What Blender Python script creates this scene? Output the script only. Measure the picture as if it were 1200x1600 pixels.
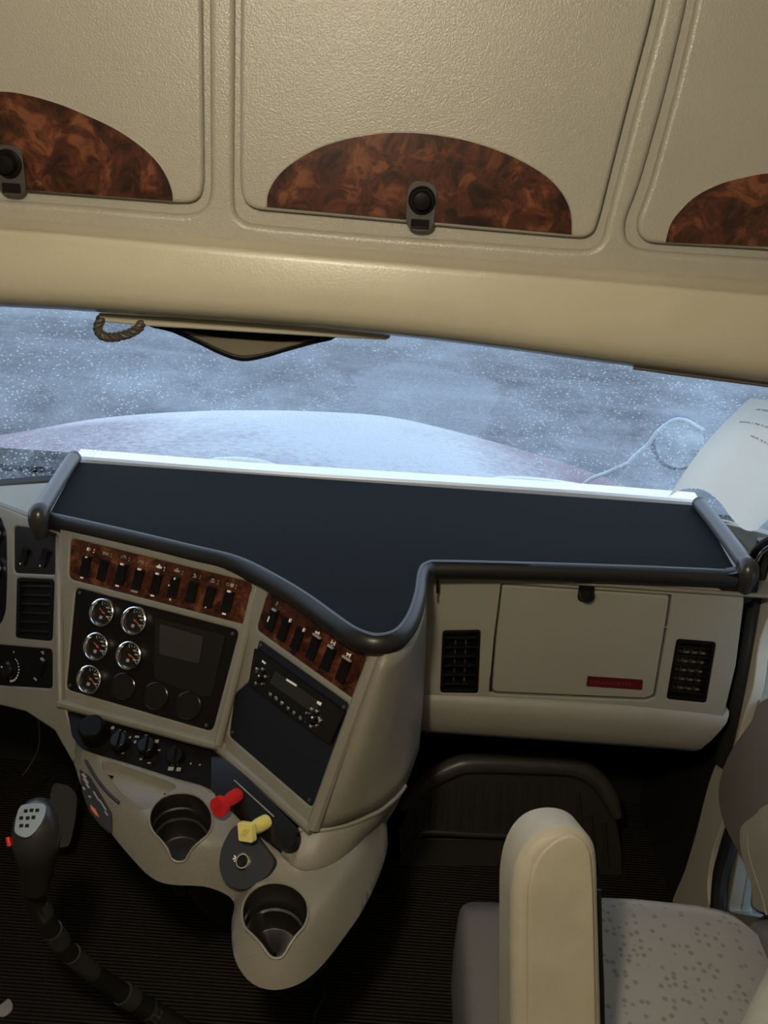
import bpy, bmesh, math, random
import numpy as np
from mathutils import Vector, Matrix, geometry
random.seed(7)
for o in list(bpy.data.objects): bpy.data.objects.remove(o)
SC = bpy.context.scene; COL = SC.collection
# ------------------------------------------------------------------ camera
FPX = 1340.0; PITCH = math.radians(23); ROLL = math.radians(4)
CAM = Vector((0, 0, 1.7))
Fw = Vector((0, math.cos(PITCH), -math.sin(PITCH)))
_r0 = Vector((1, 0, 0)); _u0 = Vector((0, math.sin(PITCH), math.cos(PITCH)))
Rt = math.cos(ROLL)*_r0 + math.sin(ROLL)*_u0
Up = -math.sin(ROLL)*_r0 + math.cos(ROLL)*_u0
cd = bpy.data.cameras.new('camera'); cam = bpy.data.objects.new('camera', cd); COL.objects.link(cam)
m = Matrix((Rt, Up, -Fw)).transposed().to_4x4(); m.translation = CAM
cam.matrix_world = m
cd.sensor_fit = 'VERTICAL'; cd.sensor_height = 36; cd.lens = 36*FPX/1600; cd.clip_start = .02; cd.clip_end = 300
SC.camera = cam
# ------------------------------------------------------------------ world and light
SC.view_settings.view_transform = 'Standard'; SC.view_settings.look = 'None'
SC.view_settings.gamma = 1; SC.view_settings.use_curve_mapping = False
SC.view_settings.exposure = 0.0
W = bpy.data.worlds.new('sky'); SC.world = W; W.use_nodes = True
nt = W.node_tree; bg = nt.nodes['Background']
tc = nt.nodes.new('ShaderNodeTexCoord'); sx = nt.nodes.new('ShaderNodeSeparateXYZ'); cr = nt.nodes.new('ShaderNodeValToRGB')
nt.links.new(tc.outputs['Generated'], sx.inputs[0]); nt.links.new(sx.outputs['Z'], cr.inputs[0]); nt.links.new(cr.outputs[0], bg.inputs[0])
cr.color_ramp.elements[0].position = 0.0; cr.color_ramp.elements[0].color = (.80, .90, 1, 1)
cr.color_ramp.elements[1].position = 0.8; cr.color_ramp.elements[1].color = (.48, .64, .9, 1)
bg.inputs[1].default_value = 2.0
LAMP_POS = (-0.18, 0.12, 1.965); LAMP_W = 37.0
ld = bpy.data.lights.new('dome_lamp_light', 'POINT'); ld.energy = LAMP_W; ld.color = (1, .89, .69); ld.shadow_soft_size = .05
lo = bpy.data.objects.new('dome_lamp_light', ld); lo.location = LAMP_POS; COL.objects.link(lo)

# ------------------------------------------------------------------ sight lines -> real points on planes
def ray(px, py): return Fw + Rt*((px-600)/FPX) - Up*((py-800)/FPX)
def VZ(px, py, z): d = ray(px, py); return CAM + d*((z-CAM.z)/d.z)
def VY(px, py, y): d = ray(px, py); return CAM + d*(y/d.y)
def VX(px, py, x): d = ray(px, py); return CAM + d*(x/d.x)
class Frame:
    """a flat working plane: origin o, axes u (right), v (up), n (towards the cab)"""
    def __init__(s, o, a, b):
        s.o = Vector(o); s.u = (Vector(a)-s.o).normalized()
        n = s.u.cross(Vector(b)-s.o).normalized()
        if n.dot(CAM-s.o) < 0: n = -n
        s.n = n; s.v = n.cross(s.u).normalized()
    def loc(s, px, py, h=0):
        d = ray(px, py); o = s.o + s.n*h; t = (o-CAM).dot(s.n)/d.dot(s.n); p = CAM + d*t - o
        return (p.dot(s.u), p.dot(s.v))
    def L(s, pts, h=0): return [s.loc(x, y, h) for x, y in pts]
    def W(s, a, b, h=0): return s.o + s.u*a + s.v*b + s.n*h
    def P(s, px, py, h=0): a, b = s.loc(px, py, h); return s.W(a, b, h)
def frame3(p, q, r): return Frame(p, q, r)
# ------------------------------------------------------------------ 2D helpers
def rnd(pts, r, seg=5):
    out = []; n = len(pts)
    for i in range(n):
        p = Vector(pts[i][:2]); a = Vector(pts[i-1][:2]); b = Vector(pts[(i+1) % n][:2])
        rr = min(r, (a-p).length*.45, (b-p).length*.45)
        s = p+(a-p).normalized()*rr; e = p+(b-p).normalized()*rr
        for k in range(seg+1):
            t = k/seg; q = s*(1-t)**2 + p*2*t*(1-t) + e*t*t; out.append((q.x, q.y))
    return out
def smooth(pts, k=5, closed=True):
    P = [np.array(p, float) for p in pts]; n = len(P); out = []
    rng = range(n) if closed else range(n-1)
    for i in rng:
        if closed: a, b, c, d = P[i-1], P[i], P[(i+1) % n], P[(i+2) % n]
        else: a, b, c, d = P[max(i-1, 0)], P[i], P[i+1], P[min(i+2, n-1)]
        for j in range(k):
            t = j/k
            out.append(tuple(.5*((2*b)+(-a+c)*t+(2*a-5*b+4*c-d)*t*t+(-a+3*b-3*c+d)*t**3)))
    if not closed: out.append(tuple(P[-1]))
    return out
def resamp(l, step):
    n = len(l); out = []; acc = 0.0
    for i in range(n):
        a, b = Vector(l[i]), Vector(l[(i+1) % n]); d = (b-a).length
        while acc < d and d > 0: q = a+(b-a)*(acc/d); out.append((q.x, q.y)); acc += step
        acc -= d
    return out
def circ(c, r, n=24, r2=None, a0=0): return [(c[0]+r*math.cos(a0+2*math.pi*i/n), c[1]+(r2 or r)*math.sin(a0+2*math.pi*i/n)) for i in range(n)]
def inside(p, poly):
    x, y = p[0], p[1]; c = False; n = len(poly)
    for i in range(n):
        x1, y1 = poly[i][0], poly[i][1]; x2, y2 = poly[i-1][0], poly[i-1][1]
        if (y1 > y) != (y2 > y) and x < (x2-x1)*(y-y1)/(y2-y1)+x1: c = not c
    return c
# ------------------------------------------------------------------ mesh helpers
def ccw(l): return l if sum(l[i-1][0]*l[i][1]-l[i][0]*l[i-1][1] for i in range(len(l))) > 0 else l[::-1]
def inset(l, d):
    """offset a counter-clockwise outline inwards by d"""
    out = []; n = len(l)
    for i in range(n):
        a, p, b = Vector(l[i-1]), Vector(l[i]), Vector(l[(i+1) % n])
        u = (p-a).normalized() if (p-a).length > 1e-9 else Vector((0, 0)); w = (b-p).normalized() if (b-p).length > 1e-9 else Vector((0, 0))
        n1 = Vector((-u.y, u.x)); n2 = Vector((-w.y, w.x)); m_ = n1+n2
        if m_.length < 1e-6: m_ = n1
        m_.normalize(); k = 1/max(.45, m_.dot(n1)); q = p+m_*d*k; out.append((q.x, q.y))
    return out
def tri(loops):
    vs = []; ed = []
    for l in loops:
        k = len(vs); n = len(l); vs += [Vector(p[:2]) for p in l]; ed += [(k+i, k+(i+1) % n) for i in range(n)]
    V2, E2, F2, ov, oe, of = geometry.delaunay_2d_cdt(vs, ed, [], 0, 1e-8); out = []
    for f in F2:
        c = (V2[f[0]]+V2[f[1]]+V2[f[2]])/3
        if inside(c, loops[0]) and not any(inside(c, h) for h in loops[1:]) and all(ov[i] for i in f): out.append([ov[i][0] for i in f])
    return out
def rslab(bm, fr, outer, h0, h1, r, holes=(), seg=4, rh=None):
    """slab whose top edges (outer and around holes) are rounded with radius r"""
    loops = [ccw(list(outer))]+[ccw(list(h))[::-1] for h in holes]; tops = []
    for li, l in enumerate(loops):
        rr = r if li == 0 or rh is None else rh; rings = [[fr.W(x, y, h0) for x, y in l]]
        for k in range(seg+1):
            a = math.pi/2*k/seg; ii = inset(l, rr*(1-math.cos(a))); rings.append([fr.W(x, y, h1-rr+rr*math.sin(a)) for x, y in ii])
        V = [[bm.verts.new(p) for p in R_] for R_ in rings]; n = len(l)
        for A, B_ in zip(V, V[1:]):
            for i in range(n): bm.faces.new((A[i], A[(i+1) % n], B_[(i+1) % n], B_[i]))
        tops.append((ii, V[-1], V[0], l))
    for src, idx in ((0, 1), (3, 2)):
        lps = [t[src] for t in tops]; vs = [v for t in tops for v in t[idx]]; pts = [Vector(p) for l in lps for p in l]; ed = []; k = 0
        for l in lps: ed += [(k+i, k+(i+1) % len(l)) for i in range(len(l))]; k += len(l)
        xs = [p[0] for p in lps[0]]; ys = [p[1] for p in lps[0]]; st = max((max(xs)-min(xs))/26, .008); nbp = len(pts)
        if src == 0:
            bp = np.array([(p.x, p.y) for p in pts])
            for ix in range(int((max(xs)-min(xs))/st)+1):
                for iy in range(int((max(ys)-min(ys))/st)+1):
                    q = (min(xs)+(ix+.37+.13*(iy % 2))*st, min(ys)+(iy+.41)*st)
                    if inside(q, lps[0]) and not any(inside(q, h) for h in lps[1:]) and ((bp-np.array(q))**2).sum(1).min() > (.35*st)**2: pts.append(Vector(q))
        V2, E2, F2, ov, oe, of = geometry.delaunay_2d_cdt(pts, ed, [], 0, 1e-8)
        hh = h1 if src == 0 else h0
        B = [vs[o_[0]] if o_ and o_[0] < nbp else bm.verts.new(fr.W(v.x, v.y, hh)) for v, o_ in zip(V2, ov)]
        for f in F2:
            c = (V2[f[0]]+V2[f[1]]+V2[f[2]])/3
            if inside(c, lps[0]) and not any(inside(c, h) for h in lps[1:]):
                try: bm.faces.new([B[i] for i in f])
                except ValueError: pass
    for v in [v for v in bm.verts if not v.link_faces]: bm.verts.remove(v)
def slab(bm, fr, outer, h0, h1, holes=()):
    loops = [list(outer)] + [list(h) for h in holes]
    tris = tri(loops)
    flat = [p for l in loops for p in l]
    T = [bm.verts.new(fr.W(x, y, h1)) for x, y in flat]; Bv = [bm.verts.new(fr.W(x, y, h0)) for x, y in flat]
    for t in tris:
        for vs in ([T[i] for i in t], [Bv[i] for i in t][::-1]):
            try: bm.faces.new(vs)
            except ValueError: pass
    k = 0
    for l in loops:
        n = len(l)
        for i in range(n):
            a, b = k+i, k+(i+1) % n
            try: bm.faces.new((T[a], T[b], Bv[b], Bv[a]))
            except ValueError: pass
        k += n
def lathe(bm, fr, c, prof, seg=28, h=0, sx=1.0):
    rings = []
    for r, z in prof:
        rings.append([bm.verts.new(fr.W(c[0]+r*sx*math.cos(2*math.pi*i/seg), c[1]+r*math.sin(2*math.pi*i/seg), h+z)) for i in range(seg)])
    for A, B_ in zip(rings, rings[1:]):
        for i in range(seg): bm.faces.new((A[i], A[(i+1) % seg], B_[(i+1) % seg], B_[i]))
    bm.faces.new(rings[0][::-1]); bm.faces.new(rings[-1])
def loft(bm, rings, closed=True, cap=False):
    R_ = [[bm.verts.new(Vector(p)) for p in r] for r in rings]
    n = len(R_[0])
    for A, B_ in zip(R_, R_[1:]):
        for i in range(n if closed else n-1): bm.faces.new((A[i], A[(i+1) % n], B_[(i+1) % n], B_[i]))
    if cap: bm.faces.new(R_[0][::-1]); bm.faces.new(R_[-1])
    return R_
def tube(bm, pts, r, seg=10, k=4, flat=1.0, cap=True):
    pts = [Vector(p) for p in pts]
    rs = r if isinstance(r, (list, tuple)) else [r]*len(pts)
    S = smooth([(*p, q) for p, q in zip(pts, rs)], k, False) if k > 1 else [(*p, q) for p, q in zip(pts, rs)]
    C = [Vector(s[:3]) for s in S]; rings = []; ref = None
    for i, p in enumerate(C):
        t = (C[min(i+1, len(C)-1)]-C[max(i-1, 0)]).normalized()
        if ref is None:
            ref = t.cross(Vector((0, 0, 1)));
            if ref.length < .1: ref = t.cross(Vector((0, 1, 0)))
        ref = (ref - t*ref.dot(t)).normalized(); b = t.cross(ref)
        rings.append([p+(ref*math.cos(2*math.pi*j/seg)+b*flat*math.sin(2*math.pi*j/seg))*S[i][3] for j in range(seg)])
    loft(bm, rings, True, cap)
def box(bm, x0, x1, y0, y1, z0, z1):
    r = bmesh.ops.create_cube(bm, size=1)
    for v in r['verts']: v.co = Vector(((x0+x1)/2+v.co.x*(x1-x0), (y0+y1)/2+v.co.y*(y1-y0), (z0+z1)/2+v.co.z*(z1-z0)))
def fbox(bm, fr, cx, cy, w, h, h0, h1, rot=0):
    c, s = math.cos(rot), math.sin(rot)
    slab(bm, fr, [(cx+x*c-y*s, cy+x*s+y*c) for x, y in ((-w/2, -h/2), (w/2, -h/2), (w/2, h/2), (-w/2, h/2))], h0, h1)
def tps(pts, q):
    P = np.array(pts, float); X = P[:, :2]; n = len(P)
    def U(d2): return np.where(d2 > 1e-14, d2*np.log(d2+1e-300), 0)
    K = U(((X[:, None]-X[None])**2).sum(2)) + np.eye(n)*1e-6
    A = np.zeros((n+3, n+3)); A[:n, :n] = K; A[:n, n] = 1; A[:n, n+1:] = X; A[n, :n] = 1; A[n+1:, :n] = X.T
    w = np.linalg.solve(A, np.concatenate([P[:, 2], [0, 0, 0]]))
    Q = np.array(q, float); return U(((Q[:, None]-X[None])**2).sum(2))@w[:n] + w[n] + Q@w[n+1:]
def relief(bm, outer, holes, ctrl, step, skirt=(0, .05, -.05), hole_drop=.012):
    """a moulded surface through an outline, with cut-outs; all points are 3D"""
    loops = [outer]+list(holes); vs = []; ed = []
    for l in loops:
        k = len(vs); n = len(l); vs += [Vector((p[0], p[1])) for p in l]; ed += [(k+i, k+(i+1) % n) for i in range(n)]
    bp = [tuple(p) for l in loops for p in l]
    xs = [p[0] for p in outer]; ys = [p[1] for p in outer]; q = []
    x = min(xs)
    while x < max(xs):
        y = min(ys)
        while y < max(ys):
            p = (x+random.uniform(-.1, .1)*step, y)
            if inside(p, outer) and not any(inside(p, h) for h in holes) and min((p[0]-b[0])**2+(p[1]-b[1])**2 for b in bp) > (step*.5)**2: q.append(p)
            y += step
        x += step
    qz = surf_z(q)
    V2, E2, F2, ov, oe, of = geometry.delaunay_2d_cdt(vs+[Vector(p) for p in q], ed, [], 0, 1e-7)
    z = {}
    allz = [b[2] for b in bp]+list(qz)
    B = []
    for i, v in enumerate(V2): B.append(bm.verts.new((v.x, v.y, allz[ov[i][0]] if ov[i] else float(surf_z([(v.x, v.y)])[0]))))
    for f in F2:
        c = sum((V2[i] for i in f), Vector((0, 0)))/len(f)
        if inside(c, outer) and not any(inside(c, h) for h in holes): bm.faces.new([B[i] for i in f])
    bm.verts.ensure_lookup_table()
    for v in [v for v in bm.verts if not v.link_faces]: bm.verts.remove(v)
    def wall(l, off):
        n = len(l); a = [bm.verts.new(p) for p in l]; b = [bm.verts.new(Vector(p)+Vector(off)) for p in l]
        for i in range(n): bm.faces.new((a[i], a[(i+1) % n], b[(i+1) % n], b[i]))
    if skirt: wall(outer, skirt)
    for h in holes: wall(h, (0, 0, -hole_drop))
    bmesh.ops.remove_doubles(bm, verts=bm.verts[:], dist=1e-5)
def fin(name, bm, mat, parent=None, bevel=0, seg=2, sm=True, sub=0, ang=35, solid=0, label=None, wn=False):
    me = bpy.data.meshes.new(name)
    bmesh.ops.recalc_face_normals(bm, faces=bm.faces[:])
    off = Vector((0, 0, 0)); r = parent
    while r is not None:
        if r.type == 'EMPTY': off = Vector(r.location)
        r = r.parent
    base = Vector((0, 0, 0))
    if parent is None and bm.verts:
        xs = [v.co.x for v in bm.verts]; ys = [v.co.y for v in bm.verts]; zs = [v.co.z for v in bm.verts]
        base = Vector(((min(xs)+max(xs))/2, (min(ys)+max(ys))/2, min(zs))); off = base
    bmesh.ops.translate(bm, verts=bm.verts[:], vec=-off)
    bm.to_mesh(me); bm.free(); me.materials.append(mat)
    if sm:
        me.polygons.foreach_set('use_smooth', [True]*len(me.polygons))
        me.set_sharp_from_angle(angle=math.radians(ang))
    o = bpy.data.objects.new(name, me); COL.objects.link(o); o.location = base
    if parent is not None: o.parent = parent
    if solid: md = o.modifiers.new('solid', 'SOLIDIFY'); md.thickness = solid; md.offset = -1
    if bevel:
        md = o.modifiers.new('bevel', 'BEVEL'); md.width = bevel; md.segments = seg; md.limit_method = 'ANGLE'; md.angle_limit = math.radians(40); md.harden_normals = True
    if wn: md = o.modifiers.new('wn', 'WEIGHTED_NORMAL'); md.keep_sharp = True; md.weight = 80
    if sub: md = o.modifiers.new('sub', 'SUBSURF'); md.levels = sub; md.render_levels = sub
    if label: o['label'] = label
    return o
def nb(): return bmesh.new()
def root(name, label, cat, loc, group=None):
    o = bpy.data.objects.new(name, None); COL.objects.link(o); o.location = loc; o.empty_display_size = .05
    o['label'] = label; o['category'] = cat
    if group: o['group'] = group
    return o
def tag(o, label, cat, group=None):
    o['label'] = label; o['category'] = cat
    if group: o['group'] = group
    return o
def struct(o): o['kind'] = 'structure'; return o
def text_mesh(name, s, fr, ll, width, height, h, mat, parent, depth=.0006):
    cu = bpy.data.curves.new(name, 'FONT'); cu.body = s; cu.extrude = .02
    t = bpy.data.objects.new(name, cu); me = bpy.data.meshes.new_from_object(t)
    xs = [v.co.x for v in me.vertices]; ys = [v.co.y for v in me.vertices]
    x0, x1, y0, y1 = min(xs), max(xs), min(ys), max(ys)
    bm = nb(); bm.from_mesh(me)
    for v in bm.verts:
        a = ll[0]+(v.co.x-x0)/(x1-x0)*width; b = ll[1]+(v.co.y-y0)/(y1-y0)*height; hh = h+(depth if v.co.z > 0 else 0)
        v.co = fr.W(a, b, hh)
    bpy.data.objects.remove(t); bpy.data.curves.remove(cu); bpy.data.meshes.remove(me)
    return fin(name, bm, mat, parent, sm=False)
# ------------------------------------------------------------------ materials
def mat(name, col, rough=.5, metal=0, bump=0, scale=200, detail=2, spec=.5, coat=0, var=0, vscale=8, sheen=0):
    m = bpy.data.materials.new(name); m.use_nodes = True; n = m.node_tree; b = n.nodes['Principled BSDF']
    b.inputs['Base Color'].default_value = (*col, 1); b.inputs['Roughness'].default_value = rough; b.inputs['Metallic'].default_value = metal
    b.inputs['Specular IOR Level'].default_value = spec; b.inputs['Coat Weight'].default_value = coat; b.inputs['Coat Roughness'].default_value = .04
    if sheen: b.inputs['Sheen Weight'].default_value = sheen
    t = n.nodes.new('ShaderNodeTexCoord')
    if bump:
        no = n.nodes.new('ShaderNodeTexNoise'); no.inputs['Scale'].default_value = scale; no.inputs['Detail'].default_value = detail
        bu = n.nodes.new('ShaderNodeBump'); bu.inputs['Strength'].default_value = bump; bu.inputs['Distance'].default_value = .001
        n.links.new(t.outputs['Object'], no.inputs['Vector']); n.links.new(no.outputs[0], bu.inputs['Height']); n.links.new(bu.outputs[0], b.inputs['Normal'])
    if var:
        n2 = n.nodes.new('ShaderNodeTexNoise'); n2.inputs['Scale'].default_value = vscale; n2.inputs['Detail'].default_value = 5
        r = n.nodes.new('ShaderNodeValToRGB'); r.color_ramp.elements[0].position = .3; r.color_ramp.elements[1].position = .7
        r.color_ramp.elements[0].color = (*[c*(1-var) for c in col], 1); r.color_ramp.elements[1].color = (*[min(1, c*(1+var)) for c in col], 1)
        n.links.new(t.outputs['Object'], n2.inputs['Vector']); n.links.new(n2.outputs[0], r.inputs[0]); n.links.new(r.outputs[0], b.inputs['Base Color'])
    return m
def N(m, kind, **kw):
    x = m.node_tree.nodes.new(kind)
    for k, v in kw.items():
        if k in x.inputs: x.inputs[k].default_value = v
        else: setattr(x, k, v)
    return x
def LK(m, a, b): m.node_tree.links.new(a, b)
def bsdf(m): return m.node_tree.nodes['Principled BSDF']
M = {}
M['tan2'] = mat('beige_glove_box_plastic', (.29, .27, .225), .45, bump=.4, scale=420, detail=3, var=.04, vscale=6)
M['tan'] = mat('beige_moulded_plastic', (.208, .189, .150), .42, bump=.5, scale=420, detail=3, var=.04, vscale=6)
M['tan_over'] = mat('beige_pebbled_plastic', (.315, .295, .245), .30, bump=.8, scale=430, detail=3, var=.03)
M['vinyl'] = mat('cream_padded_vinyl', (.42, .385, .285), .34, bump=.25, scale=300, detail=3, var=.05, vscale=5)
M['tan_dark'] = mat('greyish_brown_door_plastic', (.17, .15, .128), .6, bump=.3, scale=300)
M['black'] = mat('black_plastic', (.006, .005, .005), .38, bump=.2, scale=300, spec=.12)
M['black_gloss'] = mat('glossy_black_plastic', (.007, .006, .006), .2, spec=.35)
M['black_soft'] = mat('black_rubber', (.014, .013, .011), .5, bump=.5, scale=250)
M['black_mould'] = mat('black_vinyl_moulding', (.034, .031, .026), .33, bump=.3, scale=200, spec=.8)
M['charcoal'] = mat('charcoal_plastic', (.045, .040, .035), .45, bump=.3, scale=300)
M['blue_black'] = mat('blue_black_cloth', (.006, .007, .012), .7, bump=.3, scale=500, spec=.25)
M['mat_cloth'] = mat('black_shelf_mat', (.0055, .0060, .0072), .85, bump=.6, scale=600, spec=.12)
M['chrome'] = mat('chrome', (.85, .85, .86), .10, 1)
M['steel'] = mat('brushed_metal', (.5, .5, .5), .3, 1)
M['white_trim'] = mat('white_metal_trim', (.95, .96, .97), .3, .45)
M['white_mark'] = mat('white_print', (.85, .83, .78), .5)
M['grey_mark'] = mat('grey_print', (.30, .29, .26), .5)
M['red'] = mat('red_plastic', (.62, .02, .025), .3)
M['yellow'] = mat('yellow_plastic', (.86, .74, .22), .3)
M['orange'] = mat('orange_needle', (.40, .08, .035), .4)
M['badge'] = mat('dark_red_badge', (.085, .006, .010), .4, spec=.3)
M['badge_mark'] = mat('badge_lettering', (.15, .03, .03), .4)
M['screen'] = mat('dull_display_screen', (.022, .021, .017), .2, bump=.15, scale=60)
M['silver'] = mat('silver_blue_plate', (.22, .27, .34), .35, .3)
M['paper'] = mat('cream_paper', (.80, .77, .68), .75, bump=.3, scale=20)
M['label'] = mat('sticker_grey', (.30, .28, .25), .5)
M['sticker_dark'] = mat('sticker_black', (.03, .025, .025), .4)
M['sticker_orange'] = mat('sticker_orange', (.65, .18, .03), .5)
M['armrest'] = mat('beige_armrest_vinyl', (.33, .30, .225), .55, bump=.5, scale=160, detail=4, var=.10, vscale=14)
M['seat_plain'] = mat('greige_seat_cloth', (.16, .143, .126), .9, bump=.8, scale=500, spec=.15, sheen=.15)
M['seat_side'] = mat('dark_taupe_seat_cloth', (.10, .09, .082), .9, bump=.6, scale=500, spec=.15)
M['lens'] = mat('lamp_lens', (.9, .88, .8), .4)
bsdf(M['lens']).inputs['Emission Color'].default_value = (1, .83, .6, 1); bsdf(M['lens']).inputs['Emission Strength'].default_value = 6
M['roof'] = mat('beige_headliner', (.42, .38, .30), .9, bump=.4, scale=200)
M['firewall'] = mat('black_firewall', (.012, .010, .009), .8)
M['cord'] = mat('brown_braided_cord', (.055, .045, .033), .55)
M['red_paint'] = mat('red_car_paint', (.45, .02, .02), .3, coat=.5)
M['tyre'] = mat('tyre_rubber', (.02, .02, .02), .8)
# burl wood
m = M['burl'] = mat('burl_wood_veneer', (.1, .02, .01), .3, coat=.5); b = bsdf(m)
t = N(m, 'ShaderNodeTexCoord'); n1 = N(m, 'ShaderNodeTexNoise', Scale=26.0, Detail=9.0, Distortion=.55); n2 = N(m, 'ShaderNodeTexVoronoi', Scale=70.0)
mx = N(m, 'ShaderNodeMath', operation='MULTIPLY_ADD'); mx.inputs[1].default_value = .28
r = N(m, 'ShaderNodeValToRGB'); e = r.color_ramp.elements
e[0].position = .38; e[0].color = (.006, .002, .0015, 1); e[1].position = .84; e[1].color = (.15, .050, .022, 1)
x = e.new(.55); x.color = (.022, .006, .003, 1); x = e.new(.68); x.color = (.062, .016, .007, 1)
LK(m, t.outputs['Object'], n1.inputs['Vector']); LK(m, n1.outputs['Color'], n2.inputs['Vector']) ; n2.inputs['Scale'].default_value = 9
LK(m, n2.outputs['Distance'], mx.inputs[0]); LK(m, n1.outputs[0], mx.inputs[2]); LK(m, mx.outputs[0], r.inputs[0]); LK(m, r.outputs[0], b.inputs['Base Color'])
M['burl_dash'] = M['burl'].copy(); M['burl_dash'].name = 'satin_burl_veneer'; bsdf(M['burl_dash']).inputs['Coat Weight'].default_value = .05; bsdf(M['burl_dash']).inputs['Specular IOR Level'].default_value = .15
# ribbed floor mat
m = M['floor'] = mat('ribbed_black_rubber_mat', (.013, .009, .007), .6, spec=.2); b = bsdf(m)
t = N(m, 'ShaderNodeTexCoord'); w = N(m, 'ShaderNodeTexWave', Scale=36.0, Distortion=0.0); w.bands_direction = 'Y'
bu = N(m, 'ShaderNodeBump', Strength=1.0, Distance=.003); LK(m, t.outputs['Object'], w.inputs['Vector']); LK(m, w.outputs['Fac'], bu.inputs['Height']); LK(m, bu.outputs[0], b.inputs['Normal'])
v = N(m, 'ShaderNodeTexNoise', Scale=230.0, Detail=2.0); r = N(m, 'ShaderNodeValToRGB'); mv = N(m, 'ShaderNodeMapping'); mv.inputs['Location'].default_value = (3.7, 5.3, .37); LK(m, t.outputs['Object'], mv.inputs[0]); r.color_ramp.elements[0].position = .74; r.color_ramp.elements[0].color = (.013, .009, .007, 1)
r.color_ramp.elements[1].position = .77; r.color_ramp.elements[1].color = (.20, .17, .14, 1)
LK(m, mv.outputs[0], v.inputs['Vector']); LK(m, v.outputs[0], r.inputs[0]); LK(m, r.outputs[0], b.inputs['Base Color'])
# seat centre fabric with little darker flecks
m = M['seat_dots'] = mat('flecked_greige_fabric', (.235, .22, .197), .9, spec=.15, sheen=.2); b = bsdf(m)
t = N(m, 'ShaderNodeTexCoord'); v = N(m, 'ShaderNodeTexVoronoi', Scale=88.0, Randomness=.8)
r = N(m, 'ShaderNodeValToRGB'); r.color_ramp.elements[0].position = .22; r.color_ramp.elements[0].color = (.15, .135, .115, 1); r.color_ramp.elements[1].position = .42; r.color_ramp.elements[1].color = (.235, .22, .197, 1)
sc = N(m, 'ShaderNodeMapping'); sc.inputs['Scale'].default_value = (1, 1, .01)
gate = N(m, 'ShaderNodeMath', operation='GREATER_THAN'); gate.inputs[1].default_value = .45
mixc = N(m, 'ShaderNodeMix', data_type='RGBA')
LK(m, t.outputs['Object'], sc.inputs[0]); LK(m, sc.outputs[0], v.inputs['Vector']); LK(m, v.outputs['Distance'], r.inputs[0])
sp = N(m, 'ShaderNodeSeparateColor'); LK(m, v.outputs['Color'], sp.inputs[0]); LK(m, sp.outputs[0], gate.inputs[0])
LK(m, gate.outputs[0], mixc.inputs[0]); mixc.inputs[6].default_value = (.235, .22, .197, 1); LK(m, r.outputs[0], mixc.inputs[7]); LK(m, mixc.outputs[2], b.inputs['Base Color'])
no = N(m, 'ShaderNodeTexNoise', Scale=500.0); bu = N(m, 'ShaderNodeBump', Strength=.6, Distance=.001); LK(m, t.outputs['Object'], no.inputs['Vector']); LK(m, no.outputs[0], bu.inputs['Height']); LK(m, bu.outputs[0], b.inputs['Normal'])
# frosted windscreen: clear glass + grainy frost, cleaner where the wipers swept
m = M['glass'] = bpy.data.materials.new('frosted_windscreen_glass'); m.use_nodes = True; n = m.node_tree; n.nodes.remove(n.nodes['Principled BSDF'])
out = n.nodes['Material Output']; t = N(m, 'ShaderNodeTexCoord')
tr = N(m, 'ShaderNodeBsdfTransparent'); tr.inputs[0].default_value = (.93, .96, .97, 1)
gl = N(m, 'ShaderNodeBsdfGlossy', Roughness=.03); gl.inputs[0].default_value = (1, 1, 1, 1)
fr_ = N(m, 'ShaderNodeFresnel', IOR=1.3)
df = N(m, 'ShaderNodeBsdfTranslucent'); df.inputs[0].default_value = (.62, .70, .76, 1)
dd = N(m, 'ShaderNodeBsdfDiffuse'); dd.inputs[0].default_value = (.5, .55, .6, 1)
fm = N(m, 'ShaderNodeMixShader'); fm.inputs[0].default_value = .25; LK(m, df.outputs[0], fm.inputs[1]); LK(m, dd.outputs[0], fm.inputs[2])
s1 = N(m, 'ShaderNodeTexVoronoi', Scale=125.0); q1 = N(m, 'ShaderNodeMapRange'); q1.inputs[1].default_value = .34; q1.inputs[2].default_value = .12; q1.inputs[3].default_value = 0; q1.inputs[4].default_value = .85
n3 = N(m, 'ShaderNodeTexNoise', Scale=4.5, Detail=7.0, Roughness=.65); q3 = N(m, 'ShaderNodeMapRange'); q3.inputs[1].default_value = .42; q3.inputs[2].default_value = .66; q3.inputs[3].default_value = .0; q3.inputs[4].default_value = .38
n4 = N(m, 'ShaderNodeTexNoise', Scale=7.0, Detail=3.0); q4 = N(m, 'ShaderNodeMapRange'); q4.inputs[1].default_value = .34; q4.inputs[2].default_value = .52
gate = N(m, 'ShaderNodeSeparateColor'); LK(m, s1.outputs['Color'], gate.inputs[0]); gt = N(m, 'ShaderNodeMath', operation='GREATER_THAN'); gt.inputs[1].default_value = .35; LK(m, gate.outputs[0], gt.inputs[0])
a1 = N(m, 'ShaderNodeMath', operation='MULTIPLY'); a2 = N(m, 'ShaderNodeMath', operation='MULTIPLY'); ad = N(m, 'ShaderNodeMath', operation='ADD'); ad.use_clamp = True
n5 = N(m, 'ShaderNodeTexNoise', Scale=170.0, Detail=2.0); q5 = N(m, 'ShaderNodeMapRange'); q5.inputs[1].default_value = .45; q5.inputs[2].default_value = .8; q5.inputs[3].default_value = 0; q5.inputs[4].default_value = .22; ad2 = N(m, 'ShaderNodeMath', operation='ADD'); ad2.use_clamp = True
for z in (s1, n3, n4, n5): LK(m, t.outputs['Object'], z.inputs['Vector'])
LK(m, s1.outputs['Distance'], q1.inputs[0]); LK(m, n3.outputs[0], q3.inputs[0]); LK(m, n4.outputs[0], q4.inputs[0]); LK(m, n5.outputs[0], q5.inputs[0])
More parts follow.
